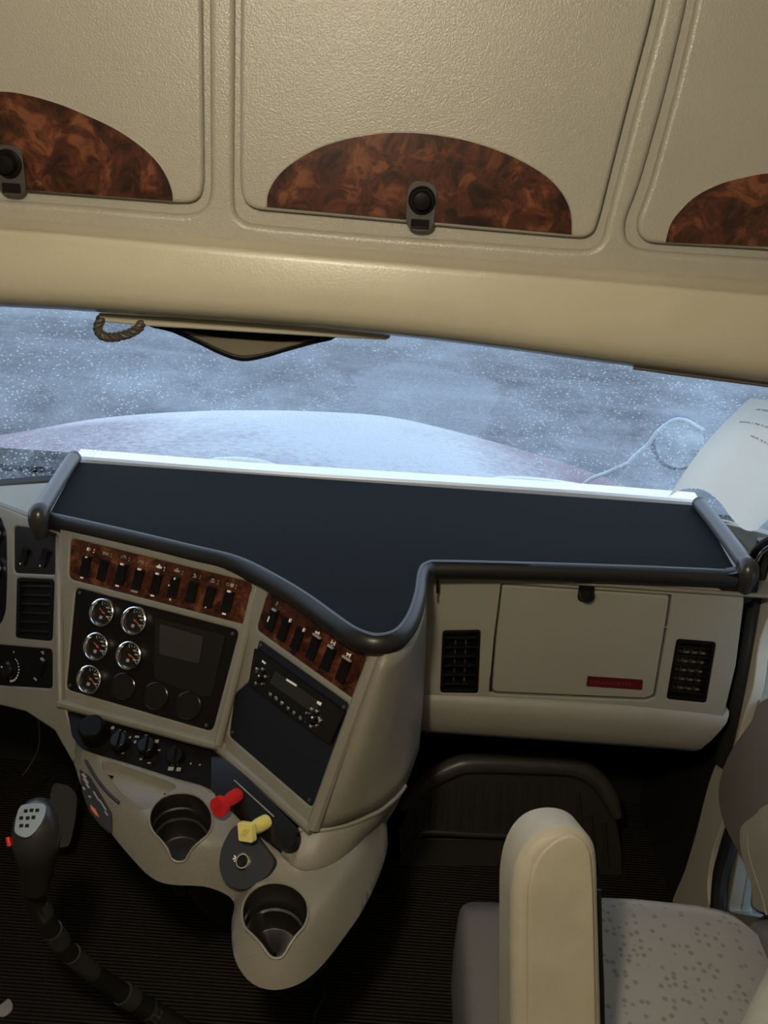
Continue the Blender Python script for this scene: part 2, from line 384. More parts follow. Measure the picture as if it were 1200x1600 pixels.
LK(m, q1.outputs[0], a1.inputs[0]); LK(m, gt.outputs[0], a1.inputs[1]); LK(m, a1.outputs[0], a2.inputs[0]); LK(m, q4.outputs[0], a2.inputs[1])
# wiper-cleaned patch: no grains, thin even haze
sp_ = N(m, 'ShaderNodeMapping'); sp_.inputs['Location'].default_value = (-.20/.19, 0, -.26/.13); sp_.inputs['Scale'].default_value = (1/.19, .0, 1/.13)
ln = N(m, 'ShaderNodeVectorMath', operation='LENGTH'); n6 = N(m, 'ShaderNodeTexNoise', Scale=9.0, Detail=4.0); LK(m, t.outputs['Object'], n6.inputs['Vector'])
ma = N(m, 'ShaderNodeMath', operation='MULTIPLY_ADD'); ma.inputs[1].default_value = 1.3; LK(m, t.outputs['Object'], sp_.inputs[0]); LK(m, sp_.outputs[0], ln.inputs[0]); LK(m, n6.outputs[0], ma.inputs[0]); LK(m, ln.outputs['Value'], ma.inputs[2])
msk = N(m, 'ShaderNodeMapRange'); msk.inputs[1].default_value = 1.55; msk.inputs[2].default_value = 1.68; msk.inputs[3].default_value = .12; msk.inputs[4].default_value = 1; LK(m, ma.outputs[0], msk.inputs[0])
a3 = N(m, 'ShaderNodeMath', operation='MULTIPLY'); LK(m, a2.outputs[0], a3.inputs[0]); LK(m, msk.outputs[0], a3.inputs[1])
hz_ = N(m, 'ShaderNodeMapRange'); hz_.inputs[1].default_value = .12; hz_.inputs[2].default_value = 1; hz_.inputs[3].default_value = .22; hz_.inputs[4].default_value = 0; LK(m, msk.outputs[0], hz_.inputs[0])
mxh = N(m, 'ShaderNodeMath', operation='MAXIMUM'); LK(m, q3.outputs[0], mxh.inputs[0]); LK(m, hz_.outputs[0], mxh.inputs[1])
LK(m, a3.outputs[0], ad.inputs[0]); LK(m, mxh.outputs[0], ad.inputs[1]); LK(m, ad.outputs[0], ad2.inputs[0]); LK(m, q5.outputs[0], ad2.inputs[1])
mA = N(m, 'ShaderNodeMixShader'); mA.inputs[0].default_value = .045; LK(m, tr.outputs[0], mA.inputs[1]); LK(m, gl.outputs[0], mA.inputs[2])
mB = N(m, 'ShaderNodeMixShader'); LK(m, ad2.outputs[0], mB.inputs[0]); LK(m, mA.outputs[0], mB.inputs[1]); LK(m, fm.outputs[0], mB.inputs[2]); LK(m, mB.outputs[0], out.inputs[0])
# plain glass
m = M['clear'] = bpy.data.materials.new('clear_glass'); m.use_nodes = True; n = m.node_tree; n.nodes.remove(n.nodes['Principled BSDF']); out = n.nodes['Material Output']
tr = N(m, 'ShaderNodeBsdfTransparent'); tr.inputs[0].default_value = (.8, .88, .92, 1); gl = N(m, 'ShaderNodeBsdfGlossy', Roughness=.02); ms = N(m, 'ShaderNodeMixShader'); ms.inputs[0].default_value = .07
LK(m, tr.outputs[0], ms.inputs[1]); LK(m, gl.outputs[0], ms.inputs[2]); LK(m, ms.outputs[0], out.inputs[0])
# yard outside: dark wet asphalt with trampled snow
m = M['yard'] = mat('asphalt_with_thin_snow', (.1, .12, .14), .7); b = bsdf(m); t = N(m, 'ShaderNodeTexCoord')
n1 = N(m, 'ShaderNodeTexNoise', Scale=.55, Detail=6.0, Roughness=.6, Distortion=.6); r = N(m, 'ShaderNodeValToRGB'); e = r.color_ramp.elements
mp = N(m, 'ShaderNodeMapping'); mp.inputs['Scale'].default_value = (.35, 1.3, 1)
e[0].position = .36; e[0].color = (.055, .063, .070, 1); e[1].position = .72; e[1].color = (.17, .185, .20, 1)
LK(m, t.outputs['Object'], mp.inputs[0]); LK(m, mp.outputs[0], n1.inputs['Vector']); LK(m, n1.outputs[0], r.inputs[0]); LK(m, r.outputs[0], b.inputs['Base Color'])
# hood: maroon paint under a crust of snow
m = M['hood'] = mat('maroon_paint_under_snow', (.5, .5, .5), .6); b = bsdf(m); t = N(m, 'ShaderNodeTexCoord'); s = N(m, 'ShaderNodeSeparateXYZ'); LK(m, t.outputs['Object'], s.inputs[0])
n1 = N(m, 'ShaderNodeTexNoise', Scale=3.0, Detail=5.0); n2 = N(m, 'ShaderNodeTexNoise', Scale=120.0, Detail=2.0)
a = N(m, 'ShaderNodeMath', operation='MULTIPLY_ADD'); a.inputs[1].default_value = .9; LK(m, n1.outputs[0], a.inputs[0])
zz = N(m, 'ShaderNodeMapRange'); zz.inputs[1].default_value = .22; zz.inputs[2].default_value = .52; zz.inputs[3].default_value = -.42; zz.inputs[4].default_value = .22
LK(m, s.outputs['Z'], zz.inputs[0]); LK(m, zz.outputs[0], a.inputs[2])
a2 = N(m, 'ShaderNodeMath', operation='MULTIPLY_ADD'); a2.inputs[1].default_value = .35; LK(m, n2.outputs[0], a2.inputs[0]); LK(m, a.outputs[0], a2.inputs[2])
r = N(m, 'ShaderNodeValToRGB'); e = r.color_ramp.elements; e[0].position = .30; e[0].color = (.21, .155, .185, 1); e[1].position = .60; e[1].color = (.56, .58, .61, 1)
LK(m, a2.outputs[0], r.inputs[0]); LK(m, r.outputs[0], b.inputs['Base Color'])
M['snow'] = mat('snow', (.85, .89, .92), .8, bump=.6, scale=60)
M['frosty_black'] = mat('frost_dusted_black', (.10, .12, .14), .7, var=.8, vscale=60)
M['frosty_metal'] = mat('frost_on_bracket', (.55, .62, .66), .6, var=.2, vscale=22)
M['frosty_mirror'] = mat('frost_on_mirror', (.42, .48, .52), .5, var=.7, vscale=11)

# ================================================================== SETTING
bm = nb(); box(bm, -1.27, .84, -1.2, 2.0, -.03, 0); struct(fin('floor', bm, M['floor'], sm=False))
bm = nb(); box(bm, -1.3, .9, -1.25, 1.3, 2.06, 2.2); struct(fin('ceiling', bm, M['roof'], sm=False))
bm = nb(); box(bm, -1.3, -1.25, -1.25, 1.45, -.03, 2.16); box(bm, -1.3, -1.25, 1.45, 2.02, -.03, .93); struct(fin('wall_left', bm, M['tan'], sm=False))
bm = nb(); box(bm, -1.3, .9, -1.25, -1.2, -.03, 2.16); struct(fin('wall_back', bm, M['tan'], sm=False))
bm = nb(); box(bm, -1.25, .9, 1.98, 2.02, -.03, .90); box(bm, -1.3, .785, 1.80, 2.14, .885, .90); struct(fin('wall_front', bm, M['firewall'], sm=False))  # the flat box is an unseen ledge added to block sky light leaks
FX = Frame((.80, 0, 0), (.80, 1, 0), (.80, 0, 1))
side_hole = FX.L([(1193, 975), (1184, 1076), (1192, 1150), (1260, 1120), (1330, 960), (1300, 900)])
peep = rnd(FX.L([(1156, 1318), (1137, 1424), (1192, 1434), (1215, 1330)]), .02)
def ycl(l): return l
bm = nb()
o0 = FX.loc(1150, 1000)
def fxyz(y, z):
    p = Vector((.8, y, z))-FX.o; return (p.dot(FX.u), p.dot(FX.v))
slab(bm, FX, [fxyz(-1.2, -.03), fxyz(1.99, -.03), fxyz(1.99, .90), fxyz(1.62, 1.02), fxyz(1.20, 1.48), fxyz(1.20, 2.16), fxyz(-1.2, 2.16)], -.05, 0, [side_hole, peep])
struct(fin('wall_right', bm, M['tan'], bevel=.003))
bm = nb(); slab(bm, FX, side_hole, -.03, -.026); slab(bm, FX, peep, -.03, -.026); struct(fin('window_2', bm, M['clear'], sm=False))

# header rail above the windscreen
stations = [(-260, 325, 463), (-120, 332, 470), (0, 340, 479), (100, 348, 484), (200, 357, 491), (300, 366, 498), (400, 375, 505), (500, 384, 513), (600, 392, 523), (700, 401, 534), (800, 409, 547), (900, 417, 561), (1000, 425, 574), (1100, 433, 587), (1200, 441, 600), (1300, 450, 614), (1420, 462, 632), (1580, 478, 655), (1800, 502, 690)]
prof = [(-.05, 1.215), (0, 1.200), (.02, 1.194), (.06, 1.186), (.10, 1.178), (.12, 1.172), (.135, 1.168), (.16, 1.166), (.22, 1.165), (.5, 1.160), (.75, 1.160), (.88, 1.166), (.96, 1.180), (1.0, 1.205)]
rings = []
for px, g, lo_ in stations:
    r = [VY(px, g+(lo_-g)*t, y) for t, y in prof]
    l = r[-1]; r += [Vector((l.x, 1.27, l.z+.006)), Vector((l.x*1.05, 1.36, l.z+.045)), Vector((l.x*1.05, 1.36, l.z+.12)), Vector((l.x, 1.24, l.z+.12))]
    rings.append(r)
bm = nb(); loft(bm, rings, True, True); struct(fin('trim_1', bm, M['vinyl'], ang=60))
# piping with stitches along the right end of the header
bm = nb(); tube(bm, [VY(x, y+1, 1.205) for x, y in ((990, 573), (1040, 580), (1100, 588), (1200, 601), (1300, 615))], .0032, 8, 3)
for i in range(46):
    t = i/45; p = VY(1005+300*t, 572+44*t*.93+ -1, 1.196); box(bm, p.x-.0022, p.x+.0022, p.y-.001, p.y+.001, p.z-.0008, p.z+.0008)
struct(fin('trim_2', bm, mat('grey_brown_piping', (.10, .085, .07), .6)))

# windscreen
top = [(-1.25, 1.16, 1.52), (-.9, 1.30, 1.53), (-.5, 1.375, 1.53), (0, 1.40, 1.51), (.4, 1.385, 1.49), (.75, 1.30, 1.47), (1.0, 1.15, 1.46)]
bot = [(-1.25, 1.60, .94), (-.9, 1.80, .94), (-.5, 2.0, .925), (0, 2.08, .91), (.4, 2.05, .91), (.75, 1.93, .925), (1.0, 1.72, .94)]
T_ = smooth(top, 5, False); B_ = smooth(bot, 5, False); rings = []
for k in range(9):
    t = k/8; rings.append([Vector(a)*(1-t)+Vector(b)*t+Vector((0, .05, .05))*math.sin(math.pi*t) for a, b in zip(T_, B_)])
bm = nb(); loft(bm, rings, False); struct(fin('window_1', bm, M['glass'], ang=180))
# black cowl seal below the glass
bm = nb(); tube(bm, [(x, y-.01, z-.012) for x, y, z in bot], .022, 8, 4); struct(fin('trim_3', bm, M['black_soft']))
bm = nb(); loft(bm, [[(x, y-.02, z-.02) for x, y, z in B_], [(x, 2.05 if abs(x) < .9 else y+.1, .86) for x, y, z in B_]], False); struct(fin('trim_4', bm, M['firewall']))

# ================================================================== OVERHEAD CABINET
OH = Frame((0, 1.200, 1.6), (1, 1.200, 1.6), (0, 1.165, 2.0))
cab = root('overhead_cabinet', 'beige overhead cabinet with three doors above the windscreen', 'cabinet', (0, 1.2, 1.56))
mid_o = [(367, -250), (366, 0), (365, 150), (364, 300), (366, 335), (382, 349), (420, 354), (600, 370), (760, 381), (880, 391), (925, 391), (942, 380), (950, 345), (972, 260), (1003, 140), (1040, 0), (1075, -250)]
mid_i = [(377, -250), (376, 0), (375, 150), (375, 290), (380, 315), (398, 327), (417, 329), (600, 345), (760, 360), (893, 371), (912, 372), (928, 364), (937, 338), (955, 265), (987, 140), (1024, 0), (1059, -250)]
lef_o = [(325, -250), (326, 0), (327, 150), (328, 295), (324, 320), (308, 333), (280, 336), (120, 322), (0, 314), (-250, 292), (-250, -250)]
lef_i = [(314, -250), (315, 0), (317, 150), (318, 285), (314, 307), (300, 317), (272, 317), (120, 305), (0, 294), (-250, 272), (-250, -250)]
rig_o = [(1112, -250), (1076, 0), (1040, 150), (1000, 290), (978, 345), (978, 372), (992, 388), (1030, 394), (1200, 405), (1560, 435), (1560, -250)]
rig_i = [(1124, -250), (1090, 0), (1055, 150), (1017, 290), (996, 345), (998, 368), (1012, 379), (1035, 381), (1200, 390), (1560, 420), (1560, -250)]
bm = nb()
outer = OH.L([(-330, -290), (-330, 326), (0, 340), (600, 392), (1200, 441), (1600, 475), (1700, -290)])
outer = [(x, y-.02 if i in (1, 2, 3, 4, 5) else y) for i, (x, y) in enumerate(outer)]
sm2 = lambda l: resamp(rnd(OH.L(l), .03, 4), .0065)
rslab(bm, OH, outer, -.02, .0, .0085, [sm2(mid_o), sm2(lef_o), sm2(rig_o)], 5)
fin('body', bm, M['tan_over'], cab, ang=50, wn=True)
bm = nb(); slab(bm, OH, [(x, y) for x, y in outer], -.34, -.0095); fin('back_shell', bm, M['tan_over'], cab, sm=False)
doors = []
for nm, pi, lab in (('door', mid_i, 'middle cabinet door'), ('door', lef_i, 'left cabinet door'), ('door', rig_i, 'right cabinet door')):
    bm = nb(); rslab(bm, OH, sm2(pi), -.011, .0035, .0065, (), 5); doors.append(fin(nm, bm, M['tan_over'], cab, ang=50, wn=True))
arch_m = smooth([(417, 323), (419, 302), (432, 278), (455, 256), (490, 235), (530, 220), (580, 210), (630, 207), (680, 211), (730, 220), (780, 236), (825, 257), (860, 281), (882, 308), (892, 335), (893, 366)], 4, False)
arch_l = smooth([(-320, 270), (-300, 225), (-240, 180), (-160, 155), (-80, 143), (0, 143), (40, 148), (90, 162), (130, 178), (175, 199), (210, 221), (240, 247), (258, 272), (268, 297), (270, 314)], 4, False)
arch_r = smooth([(1040, 378), (1048, 350), (1065, 327), (1090, 305), (1130, 286), (1170, 276), (1200, 271), (1270, 268), (1340, 280), (1400, 305), (1440, 345), (1450, 396)], 4, False)
for d, ar in zip(doors, (arch_m, arch_l, arch_r)):
    bm = nb(); slab(bm, OH, OH.L(ar, .006), .0036, .0065); fin('wood_inlay', bm, M['burl'], d, bevel=.0015, seg=3)
    bm = nb(); tube(bm, [OH.P(x, y, .004) for x, y in ar], .0016, 6, 1); fin('inlay_rim', bm, M['tan_over'], d)
for d, (cx, cy) in zip(doors, ((659, 312), (14, 255), (1242, 352))):
    c = OH.loc(cx, cy, .008); w = .0185
    plate = [(c[0]+x, c[1]+y) for x, y in ((-w, -.040), (w, -.040), (w*1.05, .022), (-w*1.05, .022))]
    bm = nb(); slab(bm, OH, rnd(plate, .016, 6), .0066, .0095); fin('latch_plate', bm, M['charcoal'], d, bevel=.001)
    bm = nb(); lathe(bm, OH, c, [(.0175, .0096), (.0175, .014), (.0155, .0155), (.0150, .013), (.0125, .013), (.0120, .021), (.0105, .0235), (.004, .0245)], 28); fin('latch_button', bm, M['black'], d)
    bm = nb(); fbox(bm, OH, c[0], c[1]-.029, .024, .010, .0096, .0125); tube(bm, [OH.W(c[0]-.012, c[1]-.034, .012), OH.W(c[0]+.012, c[1]-.034, .012)], .0018, 6, 1); fin('latch_tab', bm, M['black_gloss'], d, bevel=.0008)

# dome lamp in the roof
lamp = root('dome_lamp', 'round dome lamp on the cab ceiling above the seats', 'lamp', (LAMP_POS[0], LAMP_POS[1], 2.06))
FL = Frame((LAMP_POS[0], LAMP_POS[1], 2.06), (LAMP_POS[0]+1, LAMP_POS[1], 2.06), (LAMP_POS[0], LAMP_POS[1]+1, 2.06)); FL.n = Vector((0, 0, -1))
bm = nb(); lathe(bm, FL, (0, 0), [(.075, 0), (.075, .012), (.062, .02)], 32); fin('base', bm, M['black'], lamp)
bm = nb(); lathe(bm, FL, (0, 0), [(.058, .02), (.055, .035), (.035, .05), (.01, .055)], 32); fin('lens', bm, M['lens'], lamp)

# ================================================================== MIRROR-LIKE VISOR, CORD AND STRIP UNDER THE HEADER
vis = root('sun_visor', 'folded dark-rimmed sun visor peeking below the header, left of centre', 'sun visor', VY(370, 530, 1.27))
FV = Frame(VY(370, 530, 1.27), VY(470, 537, 1.27), VY(370, 630, 1.235))
vo = smooth([(236, 503), (270, 517), (310, 535), (345, 552), (378, 562), (412, 557), (450, 546), (490, 535), (522, 526), (522, 505), (380, 480)], 4)
vi = smooth([(282, 516), (330, 525), (380, 530), (440, 534), (496, 529), (450, 542), (412, 552), (378, 556), (350, 548), (315, 532)], 3)
bm = nb(); slab(bm, FV, FV.L(vo), -.010, 0); fin('visor_panel', bm, M['black'], vis, bevel=.003)
bm = nb(); slab(bm, FV, FV.L(vi, .003), .0, .003); fin('visor_mirror_cover', bm, mat('olive_tan_plastic', (.12, .105, .07), .65, spec=.12), vis, bevel=.0015)
bm = nb(); tube(bm, [FV.P(x, y, .003) for x, y in vo[:34]], .0026, 6, 1); fin('visor_rim', bm, M['black'], vis)
bm = nb(); FS = Frame(VY(160, 500, 1.235), VY(600, 527, 1.235), VY(160, 560, 1.235))
slab(bm, FS, FS.L([(157, 487), (156, 500), (162, 501), (240, 508), (400, 518), (520, 525), (603, 529), (611, 525), (608, 515)]), 0, .012)
tag(fin('visor_rail', bm, M['vinyl'], bevel=.003), 'thin beige strip under the header that the sun visor folds against', 'rail')
cord_pts = [(158, 497, 1.225), (153, 512, 1.222), (158, 523, 1.22), (172, 527, 1.218), (188, 525, 1.218), (204, 520, 1.218), (216, 513, 1.22), (221, 505, 1.225)]
S = [Vector(p) for p in smooth([tuple(VY(x, y, d)) for x, y, d in cord_pts], 10, False)]
crd = root('braided_cord', 'braided brown cord loop hanging from the header left of the sun visor', 'cord', VY(188, 527, 1.218))
for ph in (0, math.pi*2/3, math.pi*4/3):
    q = []
    for i, p in enumerate(S):
        t = (S[min(i+1, len(S)-1)]-S[max(i-1, 0)]).normalized(); a = t.cross(Vector((0, 1, 0))).normalized(); b2 = t.cross(a); an = ph+i*.42
        q.append(p+(a*math.cos(an)+b2*math.sin(an))*.0038)
    bm = nb(); tube(bm, q, .0035, 6, 1); fin('strand', bm, M['cord'], crd)

# ================================================================== DASHBOARD SHELF
SH = Frame((0, 1.5, .98), (1, 1.5, .98), (0, 2.5, .98)); SH.n = Vector((0, 0, 1)); SH.v = Vector((0, 1, 0))
shf = root('dashboard_shelf', 'black padded dashboard shelf with raised side rails and a white rear edge', 'shelf', (0, 1.5, .955))
front = smooth([(78, 803), (190, 828), (300, 854), (372, 872), (430, 900), (480, 930), (530, 966), (560, 985), (590, 993), (620, 985), (640, 960), (652, 925), (657, 893), (668, 880), (700, 878), (860, 882), (1010, 887), (1150, 893)], 5, False)
outl = SH.L([(121, 722)] + front + [(1092, 790)])
bm = nb(); slab(bm, SH, outl, -.012, 0); fin('top_mat', bm, M['mat_cloth'], shf)
# rolled front edge: bullnose swept along the front
def bull(bm, fpts, prof):
    P = [Vector(SH.loc(x, y)) for x, y in fpts]; rings = []
    for i, p in enumerate(P):
        t = (P[min(i+1, len(P)-1)]-P[max(i-1, 0)]).normalized(); o = Vector((t.y, -t.x)); o = o if o.y < 0 or True else -o
        rings.append([SH.W(p.x+o.x*a, p.y+o.y*a, h) for a, h in prof])
    loft(bm, rings, True, True)
bm = nb(); bull(bm, front, [(-.006, -.012), (-.006, .000), (-.002, .0035), (.006, .003), (.013, -.003), (.017, -.012), (.017, -.022), (.012, -.031), (.003, -.035), (-.006, -.033)])
fin('front_edge', bm, M['black_gloss'] if False else mat('satin_black_edge', (.010, .009, .009), .4, bump=.15, scale=300), shf, ang=50)
bm = nb(); tube(bm, [SH.P(x, y, .0035) for x, y in front[20:75]], .0012, 6, 1); fin('edge_piping', bm, mat('slate_blue_piping', (.05, .06, .085), .45), shf)
# side rails
for pts in ([(114, 716), (88, 757), (62, 800)], [(1094, 788), (1130, 834), (1168, 886)]):
    h = .012; q = [SH.P(x, y, h) for x, y in pts]; q = [q[0]+Vector((0, .0, 0)), q[1], q[2]]
    bm = nb(); tube(bm, q, [.0155, .016, .0165], 16, 3)
    fin('side_rail', bm, mat('satin_black_rail', (.085, .088, .095), .42), shf)
    e = q[-1]; bm = nb(); tube(bm, [e+Vector((0, .012, .002)), e+Vector((0, -.004, 0)), e+Vector((0, -.010, -.018)), e+Vector((0, -.006, -.050))], [.0175, .0195, .019, .014], 16, 4); fin('rail_end_cap', bm, mat('satin_black_cap', (.03, .027, .024), .3), shf)
    bm = nb(); tube(bm, [q[0]+Vector((0, -.004, 0)), q[0]+Vector((0, .008, 0)), q[0]+Vector((0, .012, 0))], [.0155, .0165, .011], 16, 1); fin('rail_rear_cap', bm, M['charcoal'], shf)
# deep bracket at the right end
FB = Frame(VY(1100, 930, 1.515), VY(1180, 935, 1.515), VY(1100, 990, 1.515))
bm = nb(); slab(bm, FB, FB.L(smooth([(1110, 903), (1128, 922), (1148, 938), (1166, 939), (1180, 925), (1182, 895), (1150, 893)], 4)), -.02, .008); fin('end_bracket', bm, M['black_gloss'], shf, bevel=.004)
# white rear lip
bm = nb(); rp = [(118, 716), (400, 738), (700, 757), (900, 770), (1092, 785)]
wl = SH.L(rp); rings = []
for x, y in smooth(wl, 6, False): rings.append([SH.W(x, y-.003, .000), SH.W(x, y+.001, .006), SH.W(x, y+.038, .010), SH.W(x, y+.041, .006), SH.W(x, y+.041, -.012), SH.W(x, y-.003, -.012)])
loft(bm, rings, True, True); fin('rear_trim_strip', bm, M['white_trim'], shf, ang=30)

# ================================================================== DASHBOARD
dash = root('dashboard', 'beige wraparound truck dashboard with gauges and burl switch strips', 'dashboard', (-.35, 1.45, .6))
FA = frame3(VZ(92, 832, .955), VZ(402, 905, .955), VZ(95, 1095, .68))
FBp = frame3(VZ(404, 908, .955), VZ(590, 1015, .955), VZ(342, 1160, .68))
FLf = frame3(VZ(0, 788, .955), VZ(92, 832, .955), VZ(95, 1095, .68))
burlA = [(110, 841), (394, 911), (383, 976), (107, 904)]
blkA = [(118, 918), (373, 985), (331, 1143), (103, 1077)]
bm = nb(); rslab(bm, FA, FA.L([(93, 826), (406, 898), (343, 1164), (330, 1166), (98, 1101)]), -.022, 0, .004, [rnd(FA.L(burlA), .012), rnd(FA.L(blkA), .012)])
fin('left_fascia', bm, M['tan'], dash, ang=50, wn=True)
bm = nb(); slab(bm, FA, FA.L([(92, 830), (404, 900), (340, 1164), (96, 1100)]), -.10, -.006); fin('fascia_core', bm, M['black'], dash, sm=False)
bm = nb(); slab(bm, FA, rnd(FA.L(burlA), .012), -.010, -.003); bA = fin('wood_switch_strip', bm, M['burl_dash'], dash, bevel=.001)
bm = nb(); slab(bm, FA, rnd(FA.L(blkA), .012), -.010, -.002); gA = fin('gauge_panel', bm, M['black'], dash, bevel=.001)
burlB = [(417, 924), (573, 1026), (552, 1093), (399, 983)]
blkB = [(404, 1000), (545, 1101), (486, 1262), (357, 1150), (366, 1084), (389, 1064)]
bm = nb(); rslab(bm, FBp, FBp.L([(403, 904), (592, 1010), (488, 1297), (470, 1290), (336, 1166)]), -.022, 0, .004, [rnd(FBp.L(burlB), .012), rnd(FBp.L(blkB), .008)])
fin('right_fascia', bm, M['tan'], dash, ang=50, wn=True)
bm = nb(); slab(bm, FBp, FBp.L([(405, 908), (588, 1012), (486, 1290), (345, 1163)]), -.10, -.006); fin('fascia_core', bm, M['black'], dash, sm=False)
bm = nb(); slab(bm, FBp, rnd(FBp.L(burlB), .012), -.010, -.003); bB = fin('wood_switch_strip', bm, M['burl_dash'], dash, bevel=.001)
bm = nb(); slab(bm, FBp, rnd(FBp.L(blkB), .008), -.010, -.002); fin('storage_panel', bm, M['blue_black'], dash, bevel=.001)
# raised seams between the fascias
for pts, r in (([FA.P(93, 1098, 0), FA.P(215, 1131, 0), FA.P(338, 1164, 0), FBp.P(338, 1164, 0), FBp.P(410, 1226, 0), FBp.P(488, 1297, -.004)], .010),
               ([VZ(404, 902, .952), FA.P(374, 1030, .001), FA.P(340, 1164, .001)], .009), ([VZ(93, 828, .952), FA.P(93, 960, .001), FA.P(95, 1098, .001)], .008)):
    bm = nb(); tube(bm, pts, r, 10, 4); fin('seam_moulding', bm, M['tan'], dash)
for pts in ([FBp.P(590, 1015, -.006), FBp.P(540, 1150, -.006), FBp.P(489, 1294, -.006)],):
    bm = nb(); tube(bm, pts, .012, 10, 4); fin('seam_moulding', bm, M['tan'], dash)

# --- rockers
def icon(bm, fr, c, kind, s, ang, h):
    ca, sa = math.cos(ang), math.sin(ang)
    def R(x, y, w, hh): fbox(bm, fr, c[0]+(x*ca-y*sa)*s, c[1]+(x*sa+y*ca)*s, w*s, hh*s, h, h+.0004, ang)
    def A(x, y, r, a0, a1, w=.12):
        k = 8
        for i in range(k):
            a = a0+(a1-a0)*(i+.5)/k; xx, yy = x+r*math.cos(a), y+r*math.sin(a)
            fbox(bm, fr, c[0]+(xx*ca-yy*sa)*s, c[1]+(xx*sa+yy*ca)*s, w*s, abs(a1-a0)*r/k*1.25*s, h, h+.0004, ang+a)
    if kind == 'lamp': R(-.25, 0, .5, .8); A(.05, 0, .4, -1.5, 1.5); 
    elif kind == 'marker':
        for i in (-.8, -.5, -.2): R(i, .15, .18, .5); R(i, -.3, .18, .18)
        R(.2, 0, .2, .7); R(.5, 0, .14, .7); R(.8, .2, .2, .3); R(.8, -.3, .2, .2)
    elif kind == 'gauge': A(0, -.3, .75, 0.1, 3.04, .16); R(.1, .0, .12, .6)
    elif kind == 'engine': R(0, 0, 1.1, .6); R(0, .45, .6, .2); R(-.75, 0, .2, .4); R(.75, 0, .2, .5); R(0, .65, .2, .2)
    elif kind == 'coach': R(-.1, .2, .5, .5); R(.2, -.3, .5, .5); R(-.3, -.5, .3, .2)
    elif kind == 'bar': R(0, .3, .8, .3); R(0, -.15, 1.2, .14); R(0, -.45, 1.2, .14)
    elif kind == 'box': A(-.8, 0, .35, 0, 6.28, .12); R(.4, 0, .9, .9)
    elif kind == 'truck': R(-.3, 0, .9, .35); R(.35, .1, .3, .6); R(-.5, -.35, .25, .25); R(.3, -.4, .25, .25)
    elif kind == 'plug': R(0, .3, .3, .6); R(-.1, -.2, .5, .2)
    elif kind == 'axle': R(-.7, 0, .2, .9); R(.3, 0, .2, .9); R(-.2, 0, .9, .18); R(-.2, -.5, .3, .2)
def rocker(fr, px, py, w, h, ang, parent, marks=(), lift=0, orange=None):
    c = fr.loc(px, py); P = lambda x, y: (c[0]+x*math.cos(ang)-y*math.sin(ang), c[1]+x*math.sin(ang)+y*math.cos(ang))
    bm = nb(); slab(bm, fr, rnd([P(-w/2, -h/2), P(w/2, -h/2), P(w/2, h/2), P(-w/2, h/2)], .002, 3), -.003, .0003)
    # tilted paddle
    T = [(-.42, -.44, .0005), (.42, -.44, .0005), (.42, .0, .0005), (-.42, .0, .0005), (.42, .44, .0035), (-.42, .44, .0035)]
    vs = [bm.verts.new(fr.W(*P(x*w, y*h), z+lift)) for x, y, z in T]; vb = [bm.verts.new(fr.W(*P(x*w, y*h), 0)) for x, y, z in T]
    for f in ((0, 1, 2, 3), (3, 2, 4, 5)): bm.faces.new([vs[i] for i in f])
    lo2 = [0, 1, 2, 4, 5, 3]
    for i in range(6): a, b2 = lo2[i], lo2[(i+1) % 6]; bm.faces.new((vs[a], vs[b2], vb[b2], vb[a]))
    o = fin('rocker_switch', bm, M['black'], parent, bevel=.0006, ang=25)
    if marks:
        for x, y, ww, hh in marks:
            bm = nb()
            q = P(x*w, y*h); hz = .0036 if y > .2 else .0010
            fbox(bm, fr, q[0], q[1], ww*w, hh*h, .0, hz+.0006, ang); fin('indicator_mark', bm, M['white_mark'] if ww < .5 else M['grey_mark'], o, sm=False)
    return o
aA = math.atan2(*(lambda a, b: (b[1]-a[1], b[0]-a[0]))(FA.loc(110, 841), FA.loc(394, 911)))
iconsA = [(138, 858, 'lamp'), (165, 865, 'marker'), (193, 871, 'gauge'), (220, 879, 'gauge'), (248, 886, 'engine'), (276, 892, 'engine'), (304, 899, 'coach'), (332, 907, 'bar'), (360, 914, 'box')]
marksA = [[(0, .42, .22, .07), (0, -.60, .35, .07)], [], [(0, .48, .34, .09), (0, -.58, .38, .08)], [(0, .48, .34, .09), (0, -.60, .75, .09)], [(0, .48, .34, .09), (0, -.58, .38, .08)], [(0, .42, .14, .10), (-.5, .05, .12, .08), (0, -.58, .14, .1)], [], [(-.1, -.5, .12, .06)], [(0, .48, .34, .09), (0, -.58, .38, .08)]]
for i, (x, y, k) in enumerate(iconsA):
    rocker(FA, x-5, y+26, .0195, .040, aA, dash, marksA[i])
    bm = nb(); icon(bm, FA, FA.loc(x, y, -.002), k, .0075, aA, -.003)
    q = FA.loc(x+9, y+1, -.002); fbox(bm, FA, q[0], q[1], .0016, .0025, -.003, -.0024, aA); fbox(bm, FA, q[0], q[1]-.005, .0016, .0025, -.003, -.0024, aA)
    fin('switch_icon', bm, M['grey_mark'] if i not in (0, 4) else M['white_mark'], bA, sm=False)
aB = math.atan2(*(lambda a, b: (b[1]-a[1], b[0]-a[0]))(FBp.loc(417, 924), FBp.loc(573, 1026)))
rB = [(424, 968), (443, 983), (464, 998), (489, 1012), (512, 1029), (536, 1047)]
mB = [[(0, .45, .5, .1), (-.3, -.05, .12, .25)], [(.45, .5, .12, .15)], [(.45, .5, .12, .15)], [(0, .52, .9, .08)], [(-.1, .5, .6, .09)], [(0, .5, .95, .09)]]
iB = [(432, 944, 'plug'), None, None, (496, 989, 'truck'), (521, 1005, 'axle'), (545, 1023, 'truck')]
